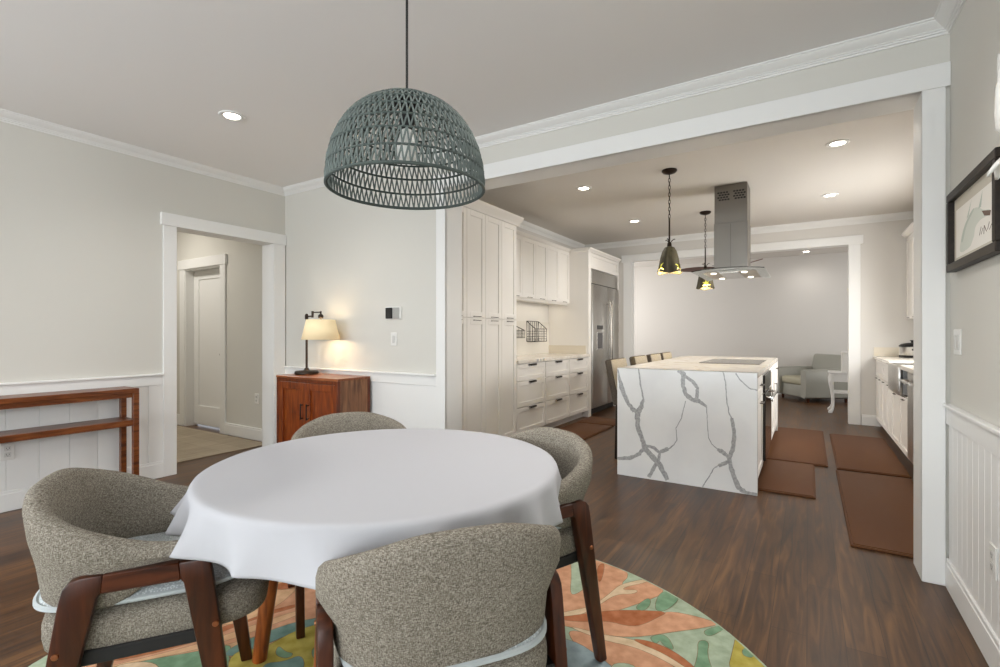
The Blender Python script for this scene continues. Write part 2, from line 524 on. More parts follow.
w.box(KXR + .03, 5.5, 1.1, KXR + .07, 6.7, 1.15); w.box(KXR + .03, 5.5, 2.05, KXR + .07, 6.7, 2.1)
struct('window_2', w, M['trim'], 0)  # unseen window, put in to admit extra light on the cabinets
FX0, FX1, FZ = -2.49, 0.462, 2.41
w = MB()
w.box(KXL - .1, KY, 0, FX0, KY + .11, CE); w.box(FX1, KY, 0, KXR + .1, KY + .11, CE); w.box(FX0, KY, FZ, FX1, KY + .11, CE)
struct('wall_kitchen_far', w, M['wallk'], 0)
w = MB()
w.box(-4.4, 11.3, 0, 2.5, 11.4, CE); w.box(2.4, KY + .11, 0, 2.5, 11.3, CE)
w.box(-4.5, KY + .11, 0, -4.4, 11.4, CE)
struct('wall_far', w, M['wallk'], 0)
HY = 3.24
w = MB()
w.box(-8.1, HY, 0, -6.9, HY + .14, CE); w.box(-6.045, HY, 0, XL - .17, HY + .14, CE); w.box(-6.9, HY, 2.045, -6.045, HY + .14, CE)
struct('wall_hall', w, M['wall'], 0)
struct('wall_hall_end', MB().box(-8.2, 1.3, 0, -8.1, HY, CE), M['wall'], 0)
struct('wall_hall_near', MB().box(-8.1, 1.3, 0, XL - .17, 1.4, CE), M['wall'], 0)

# crown mouldings: profile (out, down) swept along a wall
def crown(mb, face, pl, a0, a1, m0=0, m1=0, size=0.07, sc=.6, CE=CD):
    prof = [(size * a, -.108 * b) for a, b in ((0, 0), (1, 0), (1, .10), (.88, .13), (.88, .20), (.80, .30), (.66, .43), (.50, .54), (.36, .62), (.36, .69), (.24, .72), (.24, .83), (.12, .86), (.12, 1), (0, 1))]
    rows = []
    for a, m in ((a0, m0), (a1, m1)):
        r = []
        for d, z in prof:
            z *= sc
            aa = a + m * d
            if face == '+X': r.append((pl + d, aa, CE + z))
            elif face == '-X': r.append((pl - d, aa, CE + z))
            elif face == '-Y': r.append((aa, pl - d, CE + z))
            else: r.append((aa, pl + d, CE + z))
        rows.append(r)
    mb.grid(rows, closed_v=True)
    n = len(prof)
w = MB()
crown(w, '+X', XL, YB, YD, 0, -1); crown(w, '-Y', YD, XL, XR, 1, -1); crown(w, '-X', XR, YB, YD, 0, -1)
struct('trim_1', w, M['trim'], 30)
w = MB()
crown(w, '+X', KXL, YD2, KY, 1, -1, .07, .8, CE); crown(w, '-Y', KY, KXL, KXR, 1, -1, .07, .8, CE); crown(w, '-X', KXR, YD2, KY, 1, -1, .07, .8, CE); crown(w, '+Y', YD2, KXL, KXR, 1, -1, .07, .8, CE)
struct('trim_2', w, M['trim'], 30)

# wide opening to the kitchen: casings, head, jamb lining
w = MB()
w.box(OX0 - .08, YD - .02, 0, OX0 + .014, YD, OZ - .013, .002); w.box(OX1 - .014, YD - .02, 0, XR - .018, YD, OZ - .013, .002)
w.box(OX0 - .11, YD - .026, OZ - .014, XR - .001, YD, OZ + .10, .002)
w.box(OX0 - .001, YD - .01, 0, OX0 + .014, YD2 + .012, OZ); w.box(OX1 - .014, YD - .01, 0, OX1 + .001, YD2 + .012, OZ)
w.box(OX0, YD - .01, OZ - .014, OX1, YD2 + .012, OZ + .001)
struct('trim_3', w, M['trim'], 0)
# doorway to the hall
w = MB()
w.box(XL, DC, 0, XL + .02, DY0 + .014, DZ - .013, .002); w.box(XL, DY1 - .014, 0, XL + .02, YD - .012, DZ - .013, .002)
w.box(XL, DC - .02, DZ - .014, XL + .03, YD - .004, DZ + .092, .002)
w.box(XL - .18, DY0, 0, XL + .006, DY0 + .014, DZ); w.box(XL - .18, DY1 - .014, 0, XL + .006, DY1, DZ); w.box(XL - .18, DY0, DZ - .014, XL + .006, DY1, DZ)
struct('trim_4', w, M['trim'], 0)
# far opening from the kitchen
w = MB()
w.box(FX0 - .13, KY - .02, 0, FX0 + .012, KY, FZ - .011, .002); w.box(FX1 - .012, KY - .02, 0, FX1 + .118, KY, FZ - .011, .002)
w.box(FX0 - .16, KY - .028, FZ - .012, FX1 + .148, KY, FZ + .105, .002)
w.box(FX0, KY - .01, 0, FX0 + .012, KY + .12, FZ); w.box(FX1 - .012, KY - .01, 0, FX1, KY + .12, FZ); w.box(FX0, KY - .01, FZ - .012, FX1, KY + .12, FZ)
struct('trim_5', w, M['trim'], 0)

# wainscot: left wall (vertical boards), front wall (flat), right wall (beadboard)
w = MB()
a = DC - .11
w.box(XL, YB, .139, XL + .006, DC, .80)
w.box(XL, DC - .11, .14, XL + .014, DC, .80, .001)
yy = DC - .11
while yy > YB + .2:
    w.box(XL, yy - .168, .14, XL + .011, yy - .002, .80, .0015); yy -= .169
w.box(XL, YB, .775, XL + .018, DC, .86, .002); w.box(XL, YB, .855, XL + .034, DC, .872, .004)
struct('trim_6', w, M['trim'], 0)
w = MB()
w.box(XL + .02, YD - .010, .14, OX0 - .08, YD, .80)
w.box(XL + .02, YD - .018, .775, OX0 - .08, YD, .86, .002); w.box(XL + .02, YD - .034, .855, OX0 - .08, YD, .872, .004)
struct('trim_7', w, M['trim'], 0)
w = MB()
w.box(XR - .004, YB, .13, XR, YD - .02, .80)
yy = YD - .03; k = 0
while yy > YB + .1:
    w.box(XR - .010, yy - .078, .13, XR, yy - .0008, .80, .0015); yy -= .080
w.box(XR - .018, YB, .775, XR, YD - .02, .86, .002); w.box(XR - .030, YB, .855, XR, YD - .02, .872, .004)
struct('trim_8', w, M['trim'], 0)
def baseb(mb, face, pl, a0, a1, hgt=.14):
    fbox(mb, face, pl, a0, a1, 0, hgt, 0, .018, .003)
    fbox(mb, face, pl, a0, a1, 0, hgt - .02, 0, .021, .003)
w = MB(); baseb(w, '+X', XL, YB, DC); struct('baseboard_left', w, M['trim'], 0)
w = MB(); baseb(w, '-Y', YD, XL + .02, OX0 - .08); struct('baseboard_front', w, M['trim'], 0)
w = MB(); baseb(w, '-X', XR, YB, YD - .02, .137); struct('baseboard_right', w, M['trim'], 0)
w = MB(); baseb(w, '-Y', KY, FX1 + .13, .80); struct('baseboard_kitchen', w, M['trim'], 0)
w = MB(); baseb(w, '-Y', 11.3, -4.4, 2.4); struct('baseboard_far', w, M['trim'], 0)
w = MB(); baseb(w, '-Y', HY, -5.93, XL - .18); baseb(w, '-Y', HY, -8.1, -7.02); struct('baseboard_hall', w, M['trim'], 0)

# hall door with its casing
w = MB()
w.box(-7.02, HY - .02, 0, -6.9, HY, 2.045, .002); w.box(-6.045, HY - .02, 0, -5.93, HY, 2.045, .002); w.box(-7.05, HY - .028, 2.045, -5.905, HY, 2.165, .002)
w.box(-6.9, HY - .01, 0, -6.886, HY + .14, 2.045); w.box(-6.059, HY - .01, 0, -6.045, HY + .14, 2.045); w.box(-6.886, HY - .01, 2.031, -6.059, HY + .14, 2.045)
struct('trim_9', w, M['trim'], 0)
w = MB()
dl = MB(); shaker(dl, '-Y', HY + .13, -6.886, -6.06, .02, 2.03, .115, .035, .012)
fbox(dl, '-Y', HY + .13, -6.795, -6.155, .025, .27, 0, .0362, .002)
dr = struct('door_1', dl, M['trim'], 0)
kn = MB().lathe([(.0, 0), (.024, 0), (.026, .006), (.012, .012), (.012, .035), (.026, .045), (.028, .058), (.018, .068), (0, .07)], 16, T=Matrix.Translation((-6.12, HY + .095, .95)) @ Matrix.Rotation(PI / 2, 4, 'X'))
kn.build('door_knob', M['bronze'], dr)

# ------------------------------------------------------------------ electrical plates
def duplex(name, face, pl, ac, bc, label, cat='power outlet'):
    t = thing(name, label, cat, (pl, ac, bc - .058) if face in '+X-X' else (ac, pl, bc - .058))
    mb = MB(); fbox(mb, face, pl, ac - .036, ac + .036, bc - .058, bc + .058, 0, .006, .003); mb.build('cover_plate', M['plastic'], t)
    for s in (-1, 1):
        mb = MB(); fbox(mb, face, pl, ac - .017, ac + .017, bc + s * .021 - .015, bc + s * .021 + .015, .004, .008, .003, 0)
        for q in (-1, 1):
            fbox(mb, face, pl, ac + q * .007 - .0012, ac + q * .007 + .0012, bc + s * .021 - .003, bc + s * .021 + .007, .0075, .0084, 0, 1)
        fbox(mb, face, pl, ac - .002, ac + .002, bc + s * .021 - .010, bc + s * .021 - .006, .0075, .0084, 0, 1)
        mb.build('socket', [M['plate'], M['slot']], t)
    return t
def rocker(name, face, pl, ac, bc, n, label):
    t = thing(name, label, 'light switch', (pl, ac, bc - .058) if face in '+X-X' else (ac, pl, bc - .058))
    hw = .036 + .023 * (n - 1)
    mb = MB(); fbox(mb, face, pl, ac - hw, ac + hw, bc - .058, bc + .058, 0, .006, .003); mb.build('cover_plate', M['plastic'], t)
    for k in range(n):
        c = ac + (k - (n - 1) / 2) * .046
        mb = MB(); fbox(mb, face, pl, c - .016, c + .016, bc - .033, bc + .033, .004, .0095, .003); mb.build('rocker', M['plate'], t)
    return t
duplex('power_outlet', '+X', XL + .012, 1.035, .405, 'white double power outlet in the paneling under the console table')
duplex('power_outlet', '-X', XR - .010, 2.42, .39, 'white double power outlet low on the beadboard right of the kitchen opening')
rocker('light_switch', '-X', XR, 2.97, 1.165, 2, 'white double light switch under the framed picture, beside the kitchen opening')
rocker('light_switch', '-Y', YD, -3.06, 1.157, 1, 'white single light switch below the thermostat, right of the table lamp')
duplex('power_outlet', '-Y', HY, -5.30, .47, 'white power outlet on the hall wall right of the hall door')
t = thing('wall_mounted_thermostat', 'small wall thermostat with a black screen half and a grey half', 'thermostat', (-3.06, YD, 1.33))
mb = MB(); fbox(mb, '-Y', YD, -3.155, -2.965, 1.33, 1.44, 0, .012, .004); mb.build('housing', M['plastic'], t)
mb = MB(); fbox(mb, '-Y', YD, -3.147, -3.066, 1.337, 1.433, .010, .020, .003); mb.build('screen', M['screen'], t)
mb = MB(); fbox(mb, '-Y', YD, -3.062, -2.985, 1.337, 1.433, .010, .018, .003); mb.build('keypad', M['greyface'], t)

# ------------------------------------------------------------------ recessed lights
def spot(loc, energy, color=(1, .93, .85), size=2.75, radius=.11, blend=1.0):
    l = bpy.data.lights.new('downlight_lamp', 'SPOT'); l.energy = energy; l.color = color
    l.spot_size = size; l.spot_blend = blend; l.shadow_soft_size = radius
    o = bpy.data.objects.new('downlight_lamp', l); COL.objects.link(o); o.location = loc
    return o
def area(name, loc, rot, sx, sy, energy, color=(1, 1, 1)):
    l = bpy.data.lights.new(name, 'AREA'); l.shape = 'RECTANGLE'; l.size = sx; l.size_y = sy; l.energy = energy; l.color = color
    o = bpy.data.objects.new(name, l); COL.objects.link(o); o.location = loc; o.rotation_euler = rot
    return o
def downlight(x, y, label, energy, color=(1, .96, .915), proto=[None], CE=CE):
    if proto[0] is None:
        t = thing('recessed_light', label, 'ceiling light', (0, 0, 0), 'recessed ceiling lights')
        MB().lathe([(.052, -.001), (.052, -.006), (.058, -.009), (.078, -.007), (.082, 0.0), (.082, .002)], 28, cap0=False, cap1=False).build('trim_ring', M['trim'], t)
        MB().lathe([(.0, -.003), (.030, -.0032), (.053, -.002)], 28, cap0=False, cap1=False).build('lens', M['led'], t)
        proto[0] = t; o = t
    else:
        o = copy_tree(proto[0]); o['label'] = label
    o.location = (x, y, CE)
    spot((x, y, CE - .03), energy, color)
    return o
EK = 26
downlight(-3.346, 1.867, 'bright recessed ceiling light above the dining room, left of the woven pendant', 44, (1, .97, .94), CE=CD)
downlight(-2.015, 4.87, 'bright recessed kitchen ceiling light nearest the tall pantry cabinets', EK)
downlight(-2.017, 6.66, 'bright recessed kitchen ceiling light in front of the refrigerator', EK)
downlight(.2, 4.82, 'bright recessed kitchen ceiling light right of the hood, nearest the dining room', EK)
downlight(.2, 6.57, 'bright recessed kitchen ceiling light near the far right corner, before the far opening', EK)
downlight(-.04, 10.80, 'small recessed ceiling light in the far sitting room above the armchair', 12)
for (x, y, e) in ((-.6, 1.867, 62), (-3.35, -.6, 34), (-3.35, -3.2, 90), (-.6, -3.2, 60), (-3.35, -6, 90), (-.6, -6, 90)):  # added spots without fixtures, out of view, lighting table, island and room
    spot((x, y, CD - .03), e, (1, .97, .94))

# ------------------------------------------------------------------ kitchen, left run
CX = -2.70      # front plane of the left-hand cabinets
def pantry(y0, y1, label):
    t = thing('pantry_cabinet', label, 'cabinet', (CX - .3, (y0 + y1) / 2, 0), 'tall pantry cabinets')
    mb = MB(); mb.box(KXL + .002, y0, .09, CX - .021, y1, 2.385, .001); mb.box(KXL + .002, y0, 0, CX - .09, y1, .09); mb.build('body', M['cab'], t)
    # cornice
    prof = [(CX - .02, 2.385), (CX + .004, 2.385), (CX + .010, 2.40), (CX + .022, 2.415), (CX + .052, 2.445), (CX + .062, 2.455), (CX + .066, 2.47), (CX - .02, 2.47)]
    ye = y1 + (.05 if y1 > 4.5 else 0)
    mb = MB(); mb.prism([(p[0], p[1]) for p in prof], 'y', y0, ye); mb.box(KXL + .002, y0, 2.385, CX - .015, ye - .01, 2.47)
    mb.build('cornice', M['cab'], t)
    n = 2; wd = (y1 - y0) / n
    for k in range(n):
        for (b0, b1, hz) in ((.095, 1.352, 1.335), (1.358, 2.383, 1.372)):
            mb = MB(); shaker(mb, '+X', CX - .02, y0 + k * wd, y0 + (k + 1) * wd, b0, b1, .055)
            d = mb.build('door', M['cab'], t)
            pull('+X', CX, y0 + (k + .5) * wd, hz, .12, d, M['pull'], .02, t=.006)
    return t
pantry(3.40, 4.02, 'tall white pantry cabinet half hidden behind the left side of the wide opening')
pantry(4.02, 4.63, 'tall white pantry cabinet next to the drawer units, four shaker doors')
def drawers(y0, y1, label):
    t = thing('drawer_cabinet', label, 'cabinet', (CX - .3, (y0 + y1) / 2, 0), 'white drawer base cabinets')
    mb = MB(); mb.box(KXL + .002, y0, .09, CX - .021, y1, .876, .001); mb.box(KXL + .002, y0, 0, CX - .09, y1, .09); mb.build('body', M['cab'], t)
    for (b0, b1) in ((.10, .385), (.39, .675), (.68, .868)):
        mb = MB(); shaker(mb, '+X', CX - .02, y0 + .008, y1 - .008, b0, b1, .05)
        d = mb.build('drawer', M['cab'], t)
        mb = MB(); yc = (y0 + y1) / 2
        fbox(mb, '+X', CX, yc - .075, yc + .075, b1 - .012, b1 - .005, 0, .026, .002)
        fbox(mb, '+X', CX, yc - .075, yc + .075, b1 - .026, b1 - .005, .020, .026, .002)
        mb.build('handle', M['pull'], d)
    return t
drawers(4.63, 5.33, 'white three drawer base cabinet next to the tall pantry')
drawers(5.33, 6.02, 'white three drawer base cabinet in the middle of the drawer row')
drawers(6.02, 6.70, 'white three drawer base cabinet beside the refrigerator panel')
mb = MB(); mb.box(KXL + .012, 4.632, .877, CX + .025, 6.70, .915, .003)
for (yy, ll) in ((5.05, .05), (5.14, .03), (5.2, .05)):
    mb.box(CX + .0245, yy, .88, CX + .0258, yy + ll, .912, 0, 1, 1)
tag(mb.build('worktop', [M['top'], M['vein']]), 'white quartz worktop along the drawer cabinets', 'worktop')
mb = MB(); mb.box(KXL + .002, 4.632, .9155, KXL + .012, 6.699, 1.38)
for pts in ([(6.08, 1.10), (6.13, 1.15), (6.20, 1.17), (6.26, 1.175)],):
    for i in range(len(pts) - 1):
        p, q = pts[i], pts[i + 1]
        mb.tube([(KXL + .0125, p[0], p[1]), (KXL + .0125, q[0], q[1])], .004, 4, mi=1)
mb.box(KXL + .012, 6.687, .9155, CX - .04, 6.6995, 1.035, .001, 1, 2)
tag(mb.build('backsplash', [M['quartzw'], M['vein'], M['splash']]), 'cream stone backsplash behind the left-hand worktop', 'backsplash')
UX = -3.0
def upper(y0, y1, label):
    t = thing('wall_cabinet', label, 'cabinet', (UX - .2, (y0 + y1) / 2, 1.635), 'white wall cabinets over the drawers')
    mb = MB(); mb.box(KXL + .002, y0, 1.65, UX - .021, y1, 2.42, .001); mb.box(UX - .045, y0, 1.628, UX - .025, y1, 1.65, .001); mb.build('body', M['cab'], t)
    prof = [(UX - .02, 2.42), (UX + .002, 2.42), (UX + .010, 2.43), (UX + .03, 2.445), (UX + .034, 2.455), (UX - .02, 2.455)]
    mb = MB(); mb.prism(prof, 'y', y0, y1); mb.box(KXL + .002, y0, 2.42, UX - .018, y1, 2.455); mb.build('cornice', M['cab'], t)
    wd = (y1 - y0) / 2
    for k in range(2):
        mb = MB(); shaker(mb, '+X', UX - .02, y0 + k * wd, y0 + (k + 1) * wd, 1.655, 2.418, .055)
        d = mb.build('door', M['cab'], t)
        pull('+X', UX, y0 + (k + .5) * wd, 1.668, .12, d, M['pull'], .02, t=.006)
    return t
upper(4.632, 5.295, 'white wall cabinet mostly hidden behind the tall pantry')
upper(5.295, 5.98, 'white wall cabinet in the middle, above the wire basket')
upper(5.98, 6.70, 'white wall cabinet next to the refrigerator surround')
# refrigerator surround and refrigerator
t = thing('fridge_surround', 'white tall cabinet surround around the refrigerator with a panel above', 'cabinet', (-3.0, 7.35, 0))
mb = MB(); mb.box(KXL + .002, 6.70, 0, CX, 6.80, 2.44, .002); mb.build('side_panel', M['cab'], t)
mb = MB(); mb.box(KXL + .002, 7.975, 0, CX, 8.04, 2.44, .002); mb.build('side_panel', M['cab'], t)
mb = MB(); mb.box(KXL + .002, 6.80, 2.17, CX - .021, 7.975, 2.44); mb.build('body', M['cab'], t)
mb = MB(); shaker(mb, '+X', CX - .02, 6.80, 7.975, 2.172, 2.40, .05); mb.build('door', M['cab'], t)
prof = [(CX - .02, 2.405), (CX + .004, 2.405), (CX + .012, 2.42), (CX + .04, 2.438), (CX + .046, 2.455), (CX - .02, 2.455)]
mb = MB(); mb.prism(prof, 'y', 6.66, 8.04); mb.box(KXL + .42, 6.655, 2.405, CX, 6.70, 2.455, .004); mb.box(KXL + .002, 6.70, 2.44, CX - .01, 8.04, 2.455); mb.build('cornice', M['cab'], t)
t = thing('refrigerator', 'stainless steel double door refrigerator built into white cabinets', 'refrigerator', (-3.0, 7.39, 0))
FXf = CX + .01
mb = MB(); mb.box(KXL + .02, 6.805, .10, FXf - .05, 7.97, 2.16); mb.build('body', M['steel'], t)
mb = MB(); mb.box(KXL + .1, 6.82, 0, FXf - .08, 7.955, .10); mb.build('toe_grille', M['blackmetal'], t)
mb = MB(); mb.box(FXf - .05, 6.81, 1.955, FXf - .01, 7.965, 2.155, .004); mb.build('top_grille', M['steel'], t)
mb = MB(); mb.box(FXf - .05, 6.81, 1.945, FXf - .012, 7.965, 1.953); mb.build('trim_strip', M['blackmetal'], t)
mb = MB(); mb.box(FXf - .048, 6.81, .11, FXf + .012, 7.437, 1.94, .006, 2); fd = mb.build('door', M['steel'], t)
mb = MB(); mb.box(FXf + .011, 6.97, .97, FXf + .016, 7.22, 1.235, .002); mb.box(FXf + .0155, 6.99, .985, FXf + .018, 7.20, 1.22, .001, 1, 1); dsp = mb.build('dispenser', [M['chrome'], M['dispense']], fd)
mb = MB(); mb.box(FXf + .012, 6.98, 1.275, FXf + .018, 7.21, 1.335, .001); mb.build('dispenser_screen', M['screen'], fd)
mb = MB(); mb.tube([(FXf + .065, 7.385, .55), (FXf + .065, 7.385, 1.72)], .014, 10)
for zz in (.60, 1.67): mb.tube([(FXf + .01, 7.385, zz), (FXf + .065, 7.385, zz)], .009, 8)
mb.build('handle', M['chrome'], fd)
mb = MB(); mb.box(FXf - .048, 7.442, .11, FXf + .012, 7.965, 1.94, .006, 2); fd2 = mb.build('door', M['steel'], t)
mb = MB(); mb.tube([(FXf + .065, 7.495, .55), (FXf + .065, 7.495, 1.72)], .014, 10)
for zz in (.60, 1.67): mb.tube([(FXf + .01, 7.495, zz), (FXf + .065, 7.495, zz)], .009, 8)
mb.build('handle', M['chrome'], fd2)
# wire wall baskets
def wire_basket(y0, y1, z0, z1, label):
    t = thing('wire_basket', label, 'wire basket', (KXL + .013, (y0 + y1) / 2, z0), 'wire baskets on the backsplash')
    xb, xf = KXL + .017, KXL + .15
    mb = MB()
    ya, yb = y0, y1
    # frame loops back and front, sloped front top
    back = [(xb, ya, z0), (xb, yb, z0), (xb, yb, z1), (xb, ya, z1)]
    zf = z0 + (z1 - z0) * .62
    front = [(xf, ya, z0), (xf, yb, z0), (xf, yb, zf), (xf, ya, zf)]
    mb.tube(back, .005, 6, True); mb.tube(front, .005, 6, True)
    for i in range(4): mb.tube([back[i], front[i]], .005, 6)
    mb.build('wire_frame', M['blackmetal'], t)
    mb = MB()
    for k in range(1, 5):
        z = z0 + (zf - z0) * k / 5; mb.tube([(xb, ya, z), (xf, ya, z), (xf, yb, z), (xb, yb, z)], .0028, 5)
    for k in range(1, 6):
        y = ya + (yb - ya) * k / 6; mb.tube([(xf, y, zf), (xf, y, z0), (xb, y, z0), (xb, y, z1)], .0028, 5)
    for k in range(1, 3):
        x = xb + (xf - xb) * k / 3; mb.tube([(x, ya, z1 + (zf - z1) * k / 3), (x, ya, z0), (x, yb, z0), (x, yb, z1 + (zf - z1) * k / 3)], .0028, 5)
    mb.build('mesh', M['blackmetal'], t)
wire_basket(6.0, 6.345, 1.10, 1.385, 'black wire wall basket on the backsplash, the full basket beside the refrigerator')
wire_basket(5.40, 5.70, 1.155, 1.31, 'black wire wall basket half hidden by the tall pantry')

# ------------------------------------------------------------------ island
IX0, IX1, IY0, IY1 = -1.39, -.322, 4.096, 6.93
t = thing('kitchen_island', 'white marble waterfall kitchen island with thick grey veins', 'kitchen island', ((IX0 + IX1) / 2, (IY0 + IY1) / 2, 0))
mb = MB(); mb.box(IX0, IY0 + .0001, .872, IX1, IY1, .912, .001); mb.build('island_top', M['top'], t)
def crop6(p): return p
# vein outlines measured on the slab, as fractions of its width and height
TL, TR, BL, BR = (60, 167), (553, 190), (60, 542), (553, 617)
def slab(p):
    fx = (p[0] - 60) / 493.0
    yt = 167 + 23 * fx; yb = 542 + 75 * fx
    fz = (p[1] - yt) / (yb - yt)
    # perspective: the slab's left edge is a little farther away than its right edge
    k = 427.0 / 375.0
    fx2 = fx * k / (1 - fx * (1 - k))
    return (IX0 + fx2 * (IX1 - IX0), .872 * 1.046 * (1 - fz))
veins = [
    ([(62, 172), (75, 235), (100, 295), (122, 320)], [2, 8, 6, 9]),
    ([(136, 170), (142, 225), (153, 275), (147, 300), (135, 322)], [2, 3, 3, 8, 10]),
    ([(118, 312), (133, 328), (132, 370), (148, 415), (158, 450), (185, 480), (212, 510), (238, 562)], [4, 10, 8, 8, 9, 9, 10, 7]),
    ([(60, 486), (105, 485), (140, 470), (160, 446)], [5, 7, 7, 6]),
    ([(158, 440), (190, 448), (210, 465), (207, 495), (190, 520), (172, 552)], [4, 6, 5, 5, 7, 7]),
    ([(208, 466), (222, 460), (241, 452)], [5, 7, 7]),
    ([(238, 456), (262, 438), (272, 420), (268, 380), (288, 345), (296, 310), (302, 285)], [3, 2, 1.5, 1.5, 2, 1.5, 1.5]),
    ([(274, 180), (295, 190), (293, 228), (303, 262), (325, 280), (348, 285), (376, 306)], [3, 9, 7, 8, 8, 8, 4]),
    ([(296, 196), (325, 215), (345, 240), (340, 282)], [7, 6, 6, 7]),
    ([(376, 306), (379, 360), (383, 415), (395, 437), (415, 455)], [1.8, 1.6, 1.6, 1.6, 2]),
    ([(413, 455), (430, 462), (447, 476), (456, 492)], [5, 8, 6, 5]),
    ([(433, 180), (443, 230), (447, 290), (455, 330), (466, 352)], [2.2, 2.2, 2.2, 2.2, 3]),
    ([(464, 346), (472, 400), (468, 450), (455, 492), (468, 540), (488, 588), (515, 606), (553, 613)], [6, 7, 7, 8, 8, 9, 7, 6]),
    ([(456, 496), (440, 503), (418, 512)], [6, 7, 6]),
    ([(418, 510), (400, 522), (385, 550), (362, 586)], [2, 2, 2, 2]),
    ([(478, 190), (495, 215), (530, 245), (553, 249)], [2, 2, 2, 2]),
]
mb = MB(); mb.box(IX0, IY0, 0, IX1, IY0 + .04, .912, .001)
rv = random.Random(3)
for vi, (pts, ws) in enumerate(veins):
    # resample with jitter
    P = []; W = []
    for i in range(len(pts) - 1):
        for k in range(5):
            f = k / 5.0
            jx = rv.uniform(-1, 1) * min(1.6, .5 + ws[i] * .25); jy = rv.uniform(-1, 1)
            if k == 0: jx = jy = 0
            P.append(Vector((pts[i][0] * (1 - f) + pts[i + 1][0] * f + jx, pts[i][1] * (1 - f) + pts[i + 1][1] * f + jy)))
            W.append((ws[i] * (1 - f) + ws[i + 1] * f) * rv.uniform(.85, 1.15))
    P.append(Vector(pts[-1])); W.append(ws[-1])
    rows = []
    for i in range(len(P)):
        d = P[min(i + 1, len(P) - 1)] - P[max(i - 1, 0)]; d.normalize(); nrm = Vector((-d.y, d.x))
        r = []
        for s in (-1, 1):
            q = P[i] + nrm * (s * W[i] * .95)
            x, z = slab((q.x, q.y))
            r.append((min(max(x, IX0), IX1), IY0 - .0005 - .00012 * vi, min(max(z, 0), .911)))
        rows.append(r)
    mb.grid(rows, mi=1)
mb.build('waterfall_panel', [M['quartz'], M['vein']], t, smooth=0)
mb = MB(); mb.box(IX0, IY1 - .04, 0, IX1, IY1, .872, .001); mb.build('waterfall_panel', M['quartz'], t, smooth=0)
mb = MB(); mb.box(-1.08, IY0 + .04, .09, IX1 - .023, IY1 - .04, .872); mb.box(-1.02, IY0 + .05, 0, IX1 - .10, IY1 - .05, .09); mb.build('body', M['cab'], t)
IF = IX1 - .022
def idoor(y0, y1, b0, b1, hb, vert=False, hy=None):
    mb = MB(); shaker(mb, '+X', IF, y0, y1, b0, b1, .05); d = mb.build('door', M['cab'], t)
    pull('+X', IF + .02, hy if hy is not None else (y0 + y1) / 2, hb, .12, d, M['pull'], .028, vert)
idoor(4.15, 4.62, .11, .70, .66)
idoor(4.15, 4.62, .71, .865, .80)
idoor(5.42, 5.88, .11, .865, .60, True, 5.48)
idoor(5.88, 6.34, .11, .865, .60, True, 6.28)
idoor(6.34, 6.88, .11, .58, .52)
idoor(6.34, 6.88, .59, .865, .80)
t = thing('built_in_oven', 'black glass oven with a steel handle built into the side of the island', 'oven', (IF, 5.02, .2))
mb = MB(); mb.box(IF + .001, 4.64, .12, IF + .02, 5.40, .865, .003); mb.build('body', M['steel'], t)
mb = MB(); mb.box(IF + .02, 4.65, .14, IF + .04, 5.39, .70, .004); od = mb.build('door', M['blackglass'], t)
mb = MB(); mb.tube([(IF + .085, 4.70, .665), (IF + .085, 5.34, .665)], .012, 10)
for q in (4.74, 5.30): mb.tube([(IF + .035, q, .665), (IF + .085, q, .665)], .009, 8)
mb.build('handle', M['chrome'], od)
mb = MB(); mb.box(IF + .02, 4.65, .71, IF + .036, 5.39, .855, .003); mb.build('control_panel', M['blackglass'], t)
t = thing('cooktop', 'flat grey glass cooktop set into the island top', 'cooktop', (-.66, 5.70, .912))
mb = MB(); mb.box(-.93, 5.22, .9125, -.39, 6.14, .918, .002); mb.build('glass_plate', M['cooktop'], t)
for (x, y, r) in ((-.78, 5.45, .09), (-.78, 5.92, .08), (-.54, 5.45, .07), (-.54, 5.92, .10)):
    mb = MB(); mb.lathe([(r - .004, .9181), (r - .004, .9186), (r, .9186), (r, .9181)], 28, (x, y, 0), cap0=False, cap1=False); mb.build('burner_ring', M['greyface'], t)

# ------------------------------------------------------------------ counter stools
def make_stool(label):
    t = thing('counter_stool', label, 'stool', (0, 0, 0), 'cream counter stools at the island')
    mb = MB()   # seat faces +x
    mb.box(-.20, -.225, .56, .24, .225, .66, .03, 3); mb.build('seat', M['cream_tweed'], t)
    T = Matrix.Translation((-.19, 0, .60)) @ Matrix.Rotation(-.20, 4, 'Y')
    mb = MB(); mb.box(-.045, -.235, -.08, .02, .235, .365, .02, 3, T=T); mb.build('backrest', M['stoolside'], t)
    mb = MB(); mb.box(.014, -.222, .06, .026, .222, .355, .005, 2, T=T); mb.build('back_cushion', M['cream_tweed'], t)
    for sx in (-1, 1):
        for sy in (-1, 1):
            mb = MB(); mb.tube([(sx * .2 - .0, sy * .20, 0), (sx * .18, sy * .19, .57)], .02, 8, radii=[.014, .022]); mb.build('leg', M['stoolleg'], t)
    for sy in (-1, 1):
        mb = MB(); mb.tube([(-.19, sy * .197, .2), (.19, sy * .197, .2)], .011, 8); mb.build('stretcher', M['stoolleg'], t)
    return t
st = make_stool('cream upholstered counter stool nearest the camera, beside the front corner of the island')
SY = [4.80, 5.56, 6.20, 6.78]
SL = [None, 'cream upholstered counter stool second from the near corner of the island', 'cream upholstered counter stool third from the near corner of the island',
      'cream upholstered counter stool farthest along the island, by the far opening']
for i, y in enumerate(SY):
    o = st if i == 0 else copy_tree(st)
    if i: o['label'] = SL[i]
    o.location = (-1.375, y, 0)

